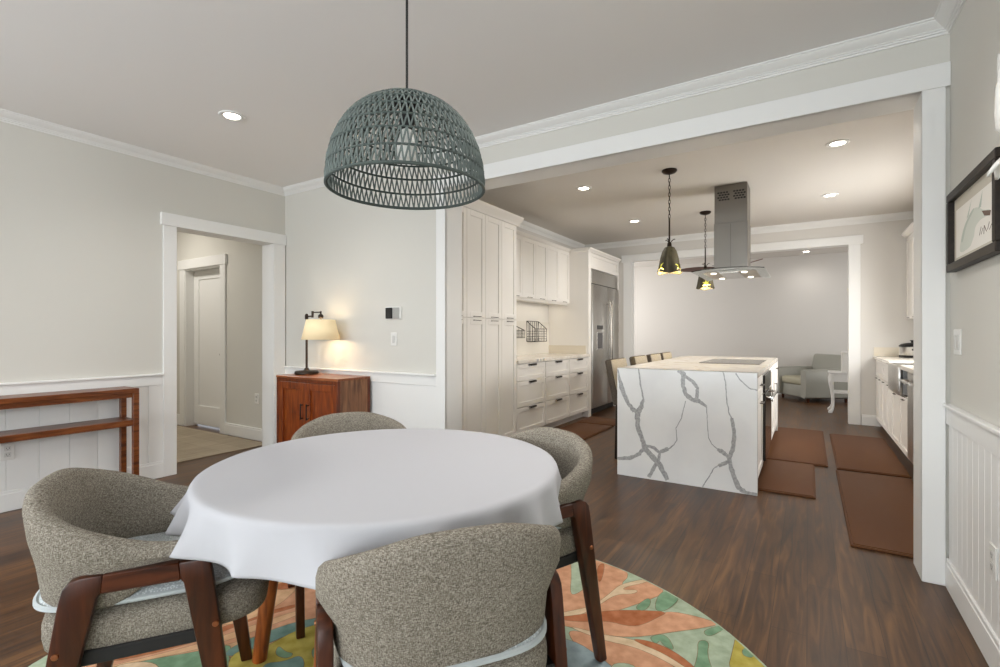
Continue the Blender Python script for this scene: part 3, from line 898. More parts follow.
# ------------------------------------------------------------------ floor mats
def kmat(x0, y0, x1, y1, label):
    mb = MB()
    mb.box(x0, y0, 0.001, x1, y1, .012, .004); mb.box(x0 + .012, y0 + .012, .008, x1 - .012, y1 - .012, .019, .008, 2)
    tag(mb.build('floor_mat', M['mat']), label, 'floor mat', 'brown cushioned kitchen mats')
kmat(-.36, 5.31, .15, 7.2, 'brown cushioned mat beside the island, the far one under the oven')
kmat(-.355, 4.24, .045, 5.29, 'brown cushioned mat beside the island, the short near one')
kmat(.21, 5.27, .725, 7.06, 'brown cushioned mat along the right-hand cabinets, the far one by the sink')
kmat(.20, 3.40, .715, 5.20, 'brown cushioned mat along the right-hand side, the near one by the opening')
kmat(-2.66, 5.20, -2.14, 6.14, 'brown cushioned mat in front of the drawer cabinets')
kmat(-2.66, 6.16, -2.14, 6.68, 'short brown cushioned mat in front of the refrigerator')

# ------------------------------------------------------------------ kitchen, right run
RX = .742
def rbase(y0, y1, label, drawer=True):
    t = thing('base_cabinet', label, 'cabinet', (RX + .3, (y0 + y1) / 2, 0), 'white base cabinets on the right side')
    top = .876 if drawer else .62
    mb = MB(); mb.box(RX + .021, y0, 0.09, KXR - .002, y1, top, .001); mb.box(RX + .09, y0, 0, KXR - .002, y1, .09); mb.build('body', M['cab'], t)
    wd = (y1 - y0) / 2
    dt = .66 if drawer else .615
    for k in range(2):
        mb = MB(); shaker(mb, '-X', RX + .02, y0 + k * wd, y0 + (k + 1) * wd, .10, dt, .05); d = mb.build('door', M['cab'], t)
        pull('-X', RX, y0 + (k + .5) * wd, dt - .02, .10, d, M['pull'], .02, t=.006)
    if drawer:
        mb = MB(); shaker(mb, '-X', RX + .02, y0, y1, .665, .87, .05); d = mb.build('drawer', M['cab'], t)
    return t
rbase(7.42, 8.04, 'white base cabinet on the right side, in the far corner')
rbase(6.62, 7.42, 'white base cabinet on the right side, just beyond the sink')
rbase(5.54, 6.62, 'white base cabinet on the right side, under the steel sink', False)
t = thing('apron_sink', 'stainless steel apron front sink on the right side of the kitchen', 'sink', (RX + .25, 6.2, .64))
mb = MB(); mb.box(RX - .035, 5.86, .63, RX + .0, 6.56, .90, .008, 2); mb.build('apron', M['steel'], t)
mb = MB()
mb.box(RX + .0, 5.86, .63, RX + .5, 6.56, .64); mb.box(RX + .49, 5.86, .63, RX + .5, 6.56, .90); mb.box(RX, 5.86, .63, RX + .5, 5.87, .90); mb.box(RX, 6.55, .63, RX + .5, 6.56, .90)
mb.build('basin', M['steel'], t)
mb = MB()
mb.box(RX - .025, 6.565, .877, KXR - .001, 8.045, .915, .003); mb.box(RX - .025, 4.2, .877, KXR - .001, 5.855, .915, .003); mb.box(RX + .505, 5.855, .877, KXR - .001, 6.565, .915, .003)
tag(mb.build('worktop', M['top']), 'white quartz worktop along the right-hand cabinets', 'worktop')
mb = MB(); mb.box(RX - .02, KY - .014, .916, KXR, KY - .001, 1.03, .001); mb.box(KXR - .013, 4.2, .916, KXR - .001, KY - .014, 1.03, .001)
tag(mb.build('backsplash', M['splash']), 'low cream stone upstand behind the right-hand worktop', 'backsplash')
t = thing('dishwasher', 'stainless steel dishwasher with a long bar handle, right of the sink', 'dishwasher', (RX + .3, 5.2, 0))
mb = MB(); mb.box(RX + .02, 4.92, .10, KXR - .05, 5.53, .87); mb.box(RX + .09, 4.92, 0, KXR - .05, 5.53, .10); mb.build('body', M['blackmetal'], t)
mb = MB(); mb.box(RX - .012, 4.93, .12, RX + .02, 5.525, .87, .004); dw = mb.build('door', M['steel'], t)
mb = MB(); mb.tube([(RX - .065, 4.97, .80), (RX - .065, 5.50, .80)], .013, 10)
for q in (5.0, 5.46): mb.tube([(RX - .012, q, .80), (RX - .065, q, .80)], .009, 8)
mb.build('handle', M['chrome'], dw)
rbase(4.25, 4.90, 'white base cabinet on the right side, hidden behind the right wall end')
t = thing('wall_cabinet', 'white wall cabinet high in the far right corner of the kitchen', 'cabinet', (1.25, 7.65, 1.384))
mb = MB(); mb.box(1.071, 7.24, 1.39, KXR, 8.04, 2.42, .001); mb.build('body', M['cab'], t)
for k in range(2):
    mb = MB(); shaker(mb, '-X', 1.07, 7.24 + k * .40, 7.64 + k * .40, 1.39, 2.418, .055); d = mb.build('door', M['cab'], t)
    pull('-X', 1.05, 7.44 + k * .4, 1.405, .10, d, M['pull'], .02, t=.006)
prof = [(1.075, 2.42), (1.046, 2.42), (1.036, 2.435), (1.005, 2.46), (1.0, 2.48), (1.075, 2.48)]
mb = MB(); mb.prism(prof, 'y', 7.24, 8.04); mb.box(1.07, 7.24, 2.42, KXR, 8.04, 2.48); mb.build('cornice', M['cab'], t)
# slow cooker
t = thing('slow_cooker', 'round stainless steel slow cooker on the right-hand worktop', 'cooker', (1.07, 7.70, .916))
c = (1.07, 7.70, .916)
mb = MB(); mb.lathe([(.105, 0), (.125, .008), (.13, .02), (.132, .12), (.134, .13), (.12, .135)], 28, c); mb.build('pot', M['steel'], t)
mb = MB(); mb.lathe([(.131, .003), (.1345, .006), (.1345, .028), (.131, .03)], 28, c, cap0=False, cap1=False); mb.build('base_band', M['blackmetal'], t)
mb = MB(); mb.lathe([(.136, .134), (.136, .146), (.11, .168), (.05, .18), (.02, .182), (.02, .20), (.03, .205), (.03, .212), (0, .214)], 28, c); mb.build('lid', M['blackmetal'], t)
for s in (-1, 1):
    mb = MB(); mb.box(c[0] - .03, c[1] + s * .13, c[2] + .09, c[0] + .03, c[1] + s * .17, c[2] + .11, .006, 2); mb.build('handle', M['blackmetal'], t)

# ------------------------------------------------------------------ range hood
t = thing('range_hood', 'stainless steel island range hood with a glass canopy', 'range hood', (-.68, 5.72, 1.82))
cx0, cx1, cy0, cy1 = -.838, -.522, 5.53, 5.83
mb = MB(); mb.box(cx0, cy0, 1.885, cx1, cy1, 2.35, .002); mb.box(cx0 + .004, cy0 + .004, 2.34, cx1 - .004, cy1 - .004, CE - .004, .002)
mb.box((cx0 + cx1) / 2 - .001, cy0 - .0008, 1.886, (cx0 + cx1) / 2 + .001, cy0 + .002, 2.34, 0, 1, 1)
ch = mb.build('chimney', [M['steelh'], M['slot']], t)
for s in (0, 1):
    mb = MB()
    xs = cx0 + .035 if s == 0 else cx0 + .185
    for r in range(4):
        for q in range(4):
            x = xs + q * .027 + (.0135 if r % 2 else 0); z = 2.66 - r * .025
            mb.prism([(x, z), (x + .015, z), (x + .020, z + .0085), (x + .015, z + .017), (x, z + .017), (x - .005, z + .0085)], 'y', cy0 + .0025, cy0 + .006)
    mb.build('vent', M['slot'], ch)
mb = MB(); mb.box(-.93, 5.42, 1.832, -.44, 6.13, 1.845, .003); mb.box(cx0 - .03, cy0 - .05, 1.845, cx1 + .03, cy1 + .1, 1.885, .004); mb.build('hood_body', M['satin'], t)
mb = MB(); mb.box(-.78, 5.45, 1.826, -.60, 6.08, 1.8335, .002); mb.build('filter', M['chrome'], t)
rows = []
for k in range(13):
    f = k / 12.0; x = -1.0 + .65 * f; z = 1.853 + .022 * abs(2 * f - 1) ** 2 * -1
    rows.append([(x, 5.20, z), (x, 6.16, z), (x, 6.16, z - .008), (x, 5.20, z - .008)])
mb = MB(); mb.grid(rows, closed_v=True); mb.add(rows[0], [[0, 1, 2, 3]]); mb.add(rows[-1], [[3, 2, 1, 0]]); mb.build('glass_canopy', M['glass'], t)
for (x, y) in ((-.84, 5.52), (-.55, 5.51), (-.83, 6.05), (-.54, 6.03)):
    mb = MB(); mb.lathe([(0, 1.827), (.024, 1.827), (.027, 1.833)], 20, (x, y, 0)); mb.build('hood_lamp', M['hallled'], t)

# ------------------------------------------------------------------ flower pendants over the island
def flower_pendant(x, y, label, turn):
    t = thing('flower_pendant', label, 'pendant lamp', (x, y, 1.765), 'bronze flower pendants over the island')
    mb = MB(); mb.lathe([(.0, CE), (.068, CE), (.070, CE - .012), (.055, CE - .028), (.02, CE - .04), (0, CE - .042)], 24, (x, y, 0)); mb.build('canopy', M['bronze'], t)
    mb = MB()
    z = CE - .04; k = 0
    while z > 2.28:
        pts = []
        for i in range(10):
            a = 2 * PI * i / 10
            u, v = .009 * math.cos(a), .022 * math.sin(a)
            pts.append((x + (u if k % 2 else 0), y + (0 if k % 2 else u), z - .022 + v))
        mb.tube(pts, .0032, 5, True); z -= .034; k += 1
    mb.build('chain', M['bronze'], t)
    mb = MB(); mb.tube([(x, y, 2.29), (x, y, 2.03)], .008, 8)
    mb.lathe([(.012, 2.02), (.022, 2.03), (.02, 2.055), (.012, 2.07)], 12, (x, y, 0))
    for i in range(3):
        a = 2 * PI * i / 3 + .4
        mb.tube([(x + r * math.cos(a), y + r * math.sin(a), zz) for r, zz in ((.012, 2.065), (.025, 2.085), (.045, 2.098), (.052, 2.09))], .004, 6)
    mb.build('stem', M['bronze'], t)
    # bell of three petals, lower edge scalloped, with leaf shaped cut-outs
    N = 132; R = 44
    pr = [(.018, 2.03), (.045, 2.018), (.066, 1.98), (.080, 1.93), (.090, 1.88), (.098, 1.83), (.112, 1.775)]
    def prof(f):
        s = f * (len(pr) - 1); i = min(int(s), len(pr) - 2); g = s - i
        return pr[i][0] * (1 - g) + pr[i + 1][0] * g, pr[i][1] * (1 - g) + pr[i + 1][1] * g
    vs = []; fs = []
    for i in range(R + 1):
        f = i / R
        for k in range(N):
            a = 2 * PI * k / N
            pet = abs(math.sin(1.5 * (a - turn)))           # three petals
            r, z = prof(f)
            r *= 1 - .10 * f * (1 - pet) ** 2
            z -= f ** 3 * .022 * (.45 - pet)  * -1 * -1
            vs.append((x + r * math.cos(a), y + r * math.sin(a), z))
    def hole(i, k):
        f = (i + .5) / R; a = (2 * PI * (k + .5) / N - turn) % (2 * PI / 3) - PI / 3     # 0 at the petal centre
        u = a * .1; v = (f - .845) * .26
        for ang in (.15, 1.2, -.9):
            c, q_ = math.cos(ang), math.sin(ang)
            p, q = u * q_ + v * c, u * c - v * q_
            if abs(q) < .013 * max(0, 1 - abs(p) / .056): return True
        if abs(f - .55) < .03 and abs(u - .006) < .006: return True
        return False
    for i in range(R):
        for k in range(N):
            if hole(i, k): continue
            k2 = (k + 1) % N
            fs.append([i * N + k, i * N + k2, (i + 1) * N + k2, (i + 1) * N + k])
    mb = MB(); mb.add(vs, fs)
    sh = mb.build('lamp_shade', M['bronzeg'], t)
    so = sh.modifiers.new('solid', 'SOLIDIFY'); so.thickness = .003
    mb = MB(); mb.lathe([(.02, 2.0), (.055, 1.96), (.070, 1.90), (.078, 1.85), (.082, 1.822)], 32, (x, y, 0), cap0=True, cap1=False); mb.build('glass_liner', M['yellow'], t)
    l = bpy.data.lights.new('pendant_bulb', 'POINT'); l.energy = 6; l.color = (1, .8, .5); l.shadow_soft_size = .03
    o = bpy.data.objects.new('pendant_bulb', l); COL.objects.link(o); o.location = (x, y, 1.80)
    return t
M['bronzeg'] = wood('aged_green_bronze', (52, 46, 34), (84, 78, 58), (116, 108, 84), 'Z', 0.5, 3.0, 0)
flower_pendant(-1.113, 4.77, 'bronze flower bell pendant with yellow glass cut-outs, nearer to the dining room', .75)
flower_pendant(-1.108, 6.64, 'bronze flower bell pendant with yellow glass cut-outs, farther one beside the hood chimney', -.25)

# ------------------------------------------------------------------ far sitting room
fx, fy, fz = -1.15, 9.7, 2.40
t = thing('ceiling_fan', 'brown bladed ceiling fan in the far sitting room, behind the hood', 'ceiling fan', (fx, fy, fz))
mb = MB(); mb.lathe([(0, CE), (.07, CE), (.06, CE - .05), (.015, CE - .06), (.015, fz + .08), (.06, fz + .075), (.11, fz + .05), (.12, fz), (.09, fz - .05), (.03, fz - .07), (0, fz - .072)], 24, (fx, fy, 0)); mb.build('motor_housing', M['bronze'], t)
for k in range(3):
    a = math.radians(180 + 120 * k + 3)
    T = Matrix.Translation((fx, fy, fz)) @ Matrix.Rotation(a, 4, 'Z')
    mb = MB(); mb.box(.10, -.012, .0, .30, .012, .012, .003, 1, T=T); mb.box(.26, -.05, -.004, .36, .05, .010, .004, 1, T=T); mb.tube([(.2, -.0, .01), (.28, .035, .04), (.34, .05, .05)], .006, 6, T=T)
    arm = mb.build('blade_bracket', M['blackmetal'], t)
    T2 = T @ Matrix.Rotation(.30, 4, 'X')
    out = []
    for i in range(17):
        f = i / 16.0; out.append((.28 + .66 * f, .095 * math.sin(PI * min(1, (f * .92 + .06))) ** .6))
    poly = out + [(p[0], -p[1]) for p in out[::-1]]
    mb = MB(); mb.prism(poly, 'z', .0, .012, T=T2); mb.build('blade', M['fanwood'], t)

# armchair
t = thing('armchair', 'sage grey leather armchair against the far wall of the sitting room', 'armchair', (0, 0, 0))
# local: faces +y, width along x; built at the origin, moved afterwards
mb = MB(); mb.box(-.42, -.40, .07, .42, .38, .30, .03, 3); mb.build('base', M['leather'], t)
mb = MB(); mb.box(-.30, -.22, .29, .30, .42, .43, .05, 4); mb.build('seat_cushion', M['leatherd'], t)
T = Matrix.Translation((0, -.26, .38)) @ Matrix.Rotation(.22, 4, 'X')
mb = MB(); mb.box(-.40, -.13, -.12, .40, .09, .455, .05, 4, T=T); mb.build('backrest', M['leather'], t)
for s in (-1, 1):
    rows = []
    for i in range(13):
        y = -.46 + .90 * i / 12.0
        bulge = .03 * math.sin(PI * i / 12.0); top = .575 + .015 * math.sin(PI * i / 12)
        prof = [(.31, .10), (.31, top - .03), (.33, top), (.37, top + .004), (.42 + bulge, top - .015), (.455 + bulge, top - .07), (.46 + bulge, .35), (.44 + bulge, .10), (.40, .075)]
        rows.append([(s * px, y, pz) for px, pz in prof])
    mb = MB(); mb.grid(rows, closed_v=True); mb.add(rows[0], [list(range(9))]); mb.add(rows[-1], [list(range(9))[::-1]]); mb.build('armrest', M['leather'], t)
for sx in (-1, 1):
    for sy in (-1, 1):
        mb = MB(); mb.tube([(sx * .36, sy * .34, 0), (sx * .36, sy * .34, .08)], .025, 10, radii=[.02, .028]); mb.build('leg', M['walnut'], t)
t.location = (.07, 10.66, 0)
t.rotation_euler = (0, 0, math.atan2(-.42, -.905) - PI / 2 + .16)

# white side table
def side_table():
    x0, x1, y0, y1 = .275, .735, 9.0, 9.40
    t = thing('side_table', 'white side table with curved legs beside the armchair', 'side table', ((x0 + x1) / 2, (y0 + y1) / 2, 0))
    mb = MB(); mb.box(x0 - .02, y0 - .02, .605, x1 + .02, y1 + .02, .625, .006, 2); mb.build('tabletop', M['trim'], t)
    mb = MB(); mb.box(x0 + .02, y0 + .01, .48, x1 - .02, y1 - .01, .605, .002); mb.build('apron', M['trim'], t)
    mb = MB(); mb.box(x0 + .03, y0 + .03, .30, x1 - .03, y1 - .03, .325, .004); mb.build('shelf', M['trim'], t)
    for sx in (0, 1):
        for sy in (0, 1):
            cx = x0 + .03 if sx == 0 else x1 - .03; cy = y0 + .03 if sy == 0 else y1 - .03
            dx = -1 if sx == 0 else 1; dy = -1 if sy == 0 else 1
            pts = []; rad = []
            for z, o, r in ((.60, 0, .03), (.52, .012, .034), (.44, .012, .03), (.33, .0, .022), (.2, -.012, .018), (.10, -.010, .017), (.05, .006, .022), (.02, .026, .03), (0.001, .028, .024)):
                pts.append((cx + dx * o, cy + dy * o * .6, z)); rad.append(r)
            mb = MB(); mb.tube(pts, .02, 10, radii=rad); mb.build('leg', M['trim'], t)
side_table()
t = thing('white_box', 'tall white box standing on the white side table', 'box', (.56, 9.2, .626))
mb = MB(); mb.box(.425, 9.06, .627, .63, 9.30, .90, .01, 2); mb.build('body', M['plastic'], t)
mb = MB(); mb.box(.42, 9.055, .90, .635, 9.305, .935, .012, 2); mb.build('lid', M['plastic'], t)

# ------------------------------------------------------------------ rug
RC, RR = (-1.155, 1.145), 1.335
RUG = {}
for nm, c in dict(sage=(166, 180, 156), coral=(202, 152, 120), rust=(172, 108, 74), cream=(214, 190, 158), green=(122, 154, 124), line=(134, 112, 84), yellow=(178, 164, 82), blue=(146, 162, 166), pale=(212, 172, 134), teal=(110, 138, 130)).items():
    RUG[nm] = rugmat('rug_' + nm, c)
RK = list(RUG.keys())
F_, YAW, Y0_ = 490.4, math.radians(32.19), 334.3
def floor_pt(px, py):
    u = (px - 500) / F_; v = (Y0_ - py) / F_
    s, c = math.sin(YAW), math.cos(YAW)
    tt = (0.012 - H) / v
    return ((-s + u * c) * tt, (c + u * s) * tt)
def clip_circle(poly):
    n = 72
    for k in range(n):
        a = 2 * PI * (k + .5) / n; nx, ny = math.cos(a), math.sin(a); lim = (RR - .012) * math.cos(PI / n)
        out = []
        for i in range(len(poly)):
            p, q = poly[i], poly[(i + 1) % len(poly)]
            dp = (p[0] - RC[0]) * nx + (p[1] - RC[1]) * ny - lim; dq = (q[0] - RC[0]) * nx + (q[1] - RC[1]) * ny - lim
            if dp <= 0: out.append(p)
            if dp * dq < 0:
                f = dp / (dp - dq); out.append((p[0] + (q[0] - p[0]) * f, p[1] + (q[1] - p[1]) * f))
        poly = out
        if len(poly) < 3: return []
    return poly
def smooth_poly(poly, it=2):
    for _ in range(it):
        out = []
        n = len(poly)
        for i in range(n):
            p, q = poly[i], poly[(i + 1) % n]
            out.append((p[0] * .75 + q[0] * .25, p[1] * .75 + q[1] * .25)); out.append((p[0] * .25 + q[0] * .75, p[1] * .25 + q[1] * .75))
        poly = out
    return poly
def A(pts): return [floor_pt(560 + x / 4.545, 540 + y / 4.545) for x, y in pts]
def B(pts): return [floor_pt(140 + x / 5.25, 540 + y / 5.25) for x, y in pts]
shapes = [
    ('coral', A([(-120, 60), (50, 85), (60, 180), (60, 240), (120, 215), (150, 95), (200, 70), (330, 150), (260, 215), (400, 170), (500, 235), (330, 300), (200, 340), (60, 350), (-140, 380)])),
    ('sage', A([(48, 80), (115, 100), (122, 215), (65, 252), (45, 240), (52, 170)])),
    ('rust', A([(165, 120), (205, 100), (195, 170), (175, 200)])),
    ('cream', A([(-60, 345), (60, 320), (150, 300), (230, 240), (275, 200), (395, 175), (400, 192), (300, 212), (282, 228), (358, 226), (340, 246), (255, 246), (180, 295), (110, 335), (50, 350), (-60, 375)])),
    ('coral', A([(-100, 365), (210, 350), (300, 370), (450, 345), (500, 318), (745, 380), (640, 402), (520, 418), (340, 445), (210, 435), (40, 395)])),
    ('rust', A([(-40, 352), (50, 345), (200, 322), (330, 318), (495, 326), (450, 350), (370, 390), (300, 392), (220, 368), (60, 374)])),
    ('coral', A([(30, 400), (200, 448), (330, 472), (450, 522), (560, 590), (215, 640), (60, 470)])),
    ('cream', A([(50, 392), (200, 432), (340, 452), (480, 508), (620, 600), (560, 600), (450, 535), (330, 484), (200, 458), (60, 405)])),
    ('rust', A([(330, 448), (420, 462), (525, 508), (640, 600), (600, 600), (475, 517), (350, 466)])),
    ('blue', A([(-140, 430), (60, 450), (200, 545), (290, 620), (-200, 700)])),
    ('sage', A([(225, 560), (330, 560), (380, 620), (240, 640)])),
    ('green', A([(447, 245), (490, 230), (555, 262), (480, 328), (425, 320)])),
    ('green', A([(345, 300), (405, 258), (415, 290), (385, 324), (350, 318)])),
    ('green', A([(650, 410), (745, 385), (755, 402), (690, 438), (662, 436)])),
    ('green', A([(408, 438), (482, 425), (528, 508), (470, 482), (455, 455), (440, 475), (418, 462)])),
    ('green', A([(625, 455), (680, 460), (668, 520), (700, 610), (600, 610), (628, 520)])),
    ('yellow', A([(800, 430), (960, 590), (900, 680), (760, 600), (785, 500)])),
    ('green', A([(828, 495), (870, 486), (893, 515), (872, 540), (828, 525)])),
    # left-hand side of the rug
    ('coral', B([(-420, 800), (-300, 640), (0, 570), (330, 470), (640, 360), (700, 180), (900, 150), (1000, 400), (860, 420), (640, 500), (330, 585), (0, 640)])),
    ('rust', B([(-300, 660), (0, 600), (320, 500), (620, 390), (840, 330), (840, 350), (620, 410), (320, 530), (0, 618)])),
    ('pale', B([(-260, 690), (0, 625), (320, 545), (620, 440), (860, 360), (860, 385), (620, 475), (320, 575), (0, 640)])),
    ('pale', B([(420, 430), (640, 350), (700, 250), (760, 190), (860, 200), (800, 290), (640, 400), (440, 455)])),
    ('rust', B([(700, 235), (840, 205), (860, 245), (720, 270)])),
    ('green', B([(-300, 720), (0, 638), (330, 582), (480, 545), (470, 600), (460, 700), (300, 900), (-200, 900)])),
    ('teal', B([(440, 590), (560, 525), (800, 432), (1000, 400), (1000, 440), (820, 480), (600, 580), (460, 620)])),
    ('yellow', B([(455, 625), (560, 565), (620, 585), (700, 540), (830, 470), (1100, 400), (1200, 600), (900, 760), (480, 760)])),
    ('green', B([(725, 552), (765, 590), (812, 598), (772, 628), (705, 607)])),
    ('teal', B([(640, 650), (760, 640), (850, 600), (870, 680), (760, 760), (640, 740)])),
    ('green', B([(905, 560), (1010, 545), (1040, 610), (960, 650), (900, 620)])),
    ('cream', B([(-150, 660), (60, 635), (120, 690), (-100, 720)])),
]
# petals on the part under the table and chairs
for (dx, dy, a, ll, ww, nm) in ((-.2, .75, 2.2, .9, .34, 'coral'), (-.75, .5, 2.7, .8, .3, 'green'), (-.9, .0, 3.1, .8, .3, 'pale'), (.1, .2, .8, .8, .35, 'coral'), (.5, -.75, -1.0, .8, .35, 'pale'), (-.1, -.75, -1.7, .8, .34, 'sage'), (-.3, .1, 2.6, .7, .25, 'cream'), (.1, -.2, -.6, .7, .25, 'yellow')):
    pl = []
    for k in range(14):
        th = 2 * PI * k / 14; u = ll / 2 * math.cos(th); v = ww / 2 * math.sin(th) * (1 - .4 * math.cos(th))
        pl.append((RC[0] + dx + u * math.cos(a) - v * math.sin(a), RC[1] + dy + u * math.sin(a) + v * math.cos(a)))
    shapes.insert(0, (nm, pl))
mb = MB()
mb.lathe([(RR - .004, .0005), (RR, .003), (RR, .009), (RR - .006, .0115)], 120, (RC[0], RC[1], 0), mi=0)
import mathutils.geometry as mg
for k, (nm, poly) in enumerate(shapes):
    q = smooth_poly(poly, 2)
    q = clip_circle(q)
    if len(q) < 3: continue
    z = .0118 + .00006 * k
    tris = mg.tessellate_polygon([[Vector((p[0], p[1], 0)) for p in q]])
    mb.add([(p[0], p[1], z) for p in q], [list(tt) for tt in tris], RK.index(nm))
    n_ = len(q)                      # thin darker outline tufted round each shape
    for i_ in range(n_):
        a_, b_ = Vector(q[i_]), Vector(q[(i_ + 1) % n_])
        d_ = b_ - a_
        rim = min((a_ - Vector(RC)).length, (b_ - Vector(RC)).length) > RR - .03
        if d_.length < 1e-4 or rim: continue
        d_.normalize(); w_ = Vector((-d_.y, d_.x)) * .0010; e_ = d_ * .0008
        mb.add([((a_ - w_ - e_).x, (a_ - w_ - e_).y, z + .00003), ((b_ - w_ + e_).x, (b_ - w_ + e_).y, z + .00003), ((b_ + w_ + e_).x, (b_ + w_ + e_).y, z + .00003), ((a_ + w_ - e_).x, (a_ + w_ - e_).y, z + .00003)], [[0, 1, 2, 3]], RK.index('line'))
rug = mb.build('round_rug', [RUG[k] for k in RK], smooth=0, origin=(RC[0], RC[1], 0))
tag(rug, 'round rug with coral, green and yellow leaf pattern under the dining table', 'rug')
for p in rug.data.polygons:      # all pile faces look up
    pass

# ------------------------------------------------------------------ dining table and cloth
TC = (-1.248, 1.244)
t = thing('dining_table', 'round wooden dining table hidden under a white tablecloth', 'table', (TC[0], TC[1], 0))
mb = MB(); mb.lathe([(0, .725), (.556, .725), (.578, .732), (.582, .742), (.578, .755), (0, .755)], 72, (TC[0], TC[1], 0), cap0=False, cap1=False); mb.build('tabletop', M['legwood'], t)
mb = MB(); mb.lathe([(.44, .725), (.44, .665), (.46, .665), (.46, .725)], 48, (TC[0], TC[1], 0), cap0=False, cap1=False); mb.build('apron', M['legwood'], t)
for k in range(4):
    a = math.radians(204 + 90 * k)
    ca, sa = math.cos(a), math.sin(a)
    mb = MB(); mb.tube([(TC[0] + .488 * ca, TC[1] + .488 * sa, .0140), (TC[0] + .44 * ca, TC[1] + .44 * sa, .35), (TC[0] + .405 * ca, TC[1] + .405 * sa, .725)], .025, 14, radii=[.025, .029, .030]); mb.build('leg', M['legwood'], t)
# cloth
NA = 288
def fold(th):
    return .8 * math.sin(19 * th + 1.3 * math.sin(3 * th + .5) + 2.2) + .5 * math.sin(11 * th + 1.3) + .3 * math.sin(5 * th)
rows = []
for r in (.004, .15, .3, .45, .54, .566):
    rows.append([(TC[0] + r * math.cos(2 * PI * k / NA), TC[1] + r * math.sin(2 * PI * k / NA), .7575) for k in range(NA)])
edge = [(.578, .7572), (.586, .7535), (.590, .747)]
for r, z in edge:
    rows.append([(TC[0] + r * math.cos(2 * PI * k / NA), TC[1] + r * math.sin(2 * PI * k / NA), z) for k in range(NA)])
for i in range(1, 15):
    s = i / 14.0
    row = []
    for k in range(NA):
        th = 2 * PI * k / NA
        f = fold(th)
        L = .122 + .008 * math.sin(2 * th + .8)
        out = (.014 + .010 * math.cos(th - 3.6) + (.029 + .006 * math.cos(th - 3.9)) * f) * s ** 1.15 + .006 * s
        drop = math.sqrt(max(.0001, (L * s) ** 2 - (out * .8) ** 2)) if out > 0 else L * s
        tw = .038 * math.sin(19 * th + 1.3 * math.sin(3 * th + .5) + 3.7) * s ** 1.4
        r = .592 + out
        row.append((TC[0] + r * math.cos(th + tw), TC[1] + r * math.sin(th + tw), .746 - drop))
    rows.append(row)
mb = MB(); mb.grid(rows, closed_v=True); mb.add(rows[0], [list(range(NA))])
cl = mb.build('tablecloth', M['cloth'], smooth=180, weld=True)
so = cl.modifiers.new('solid', 'SOLIDIFY'); so.thickness = .0015; so.offset = 1
tag(cl, 'white round tablecloth draped over the dining table, hem hanging in folds', 'tablecloth')

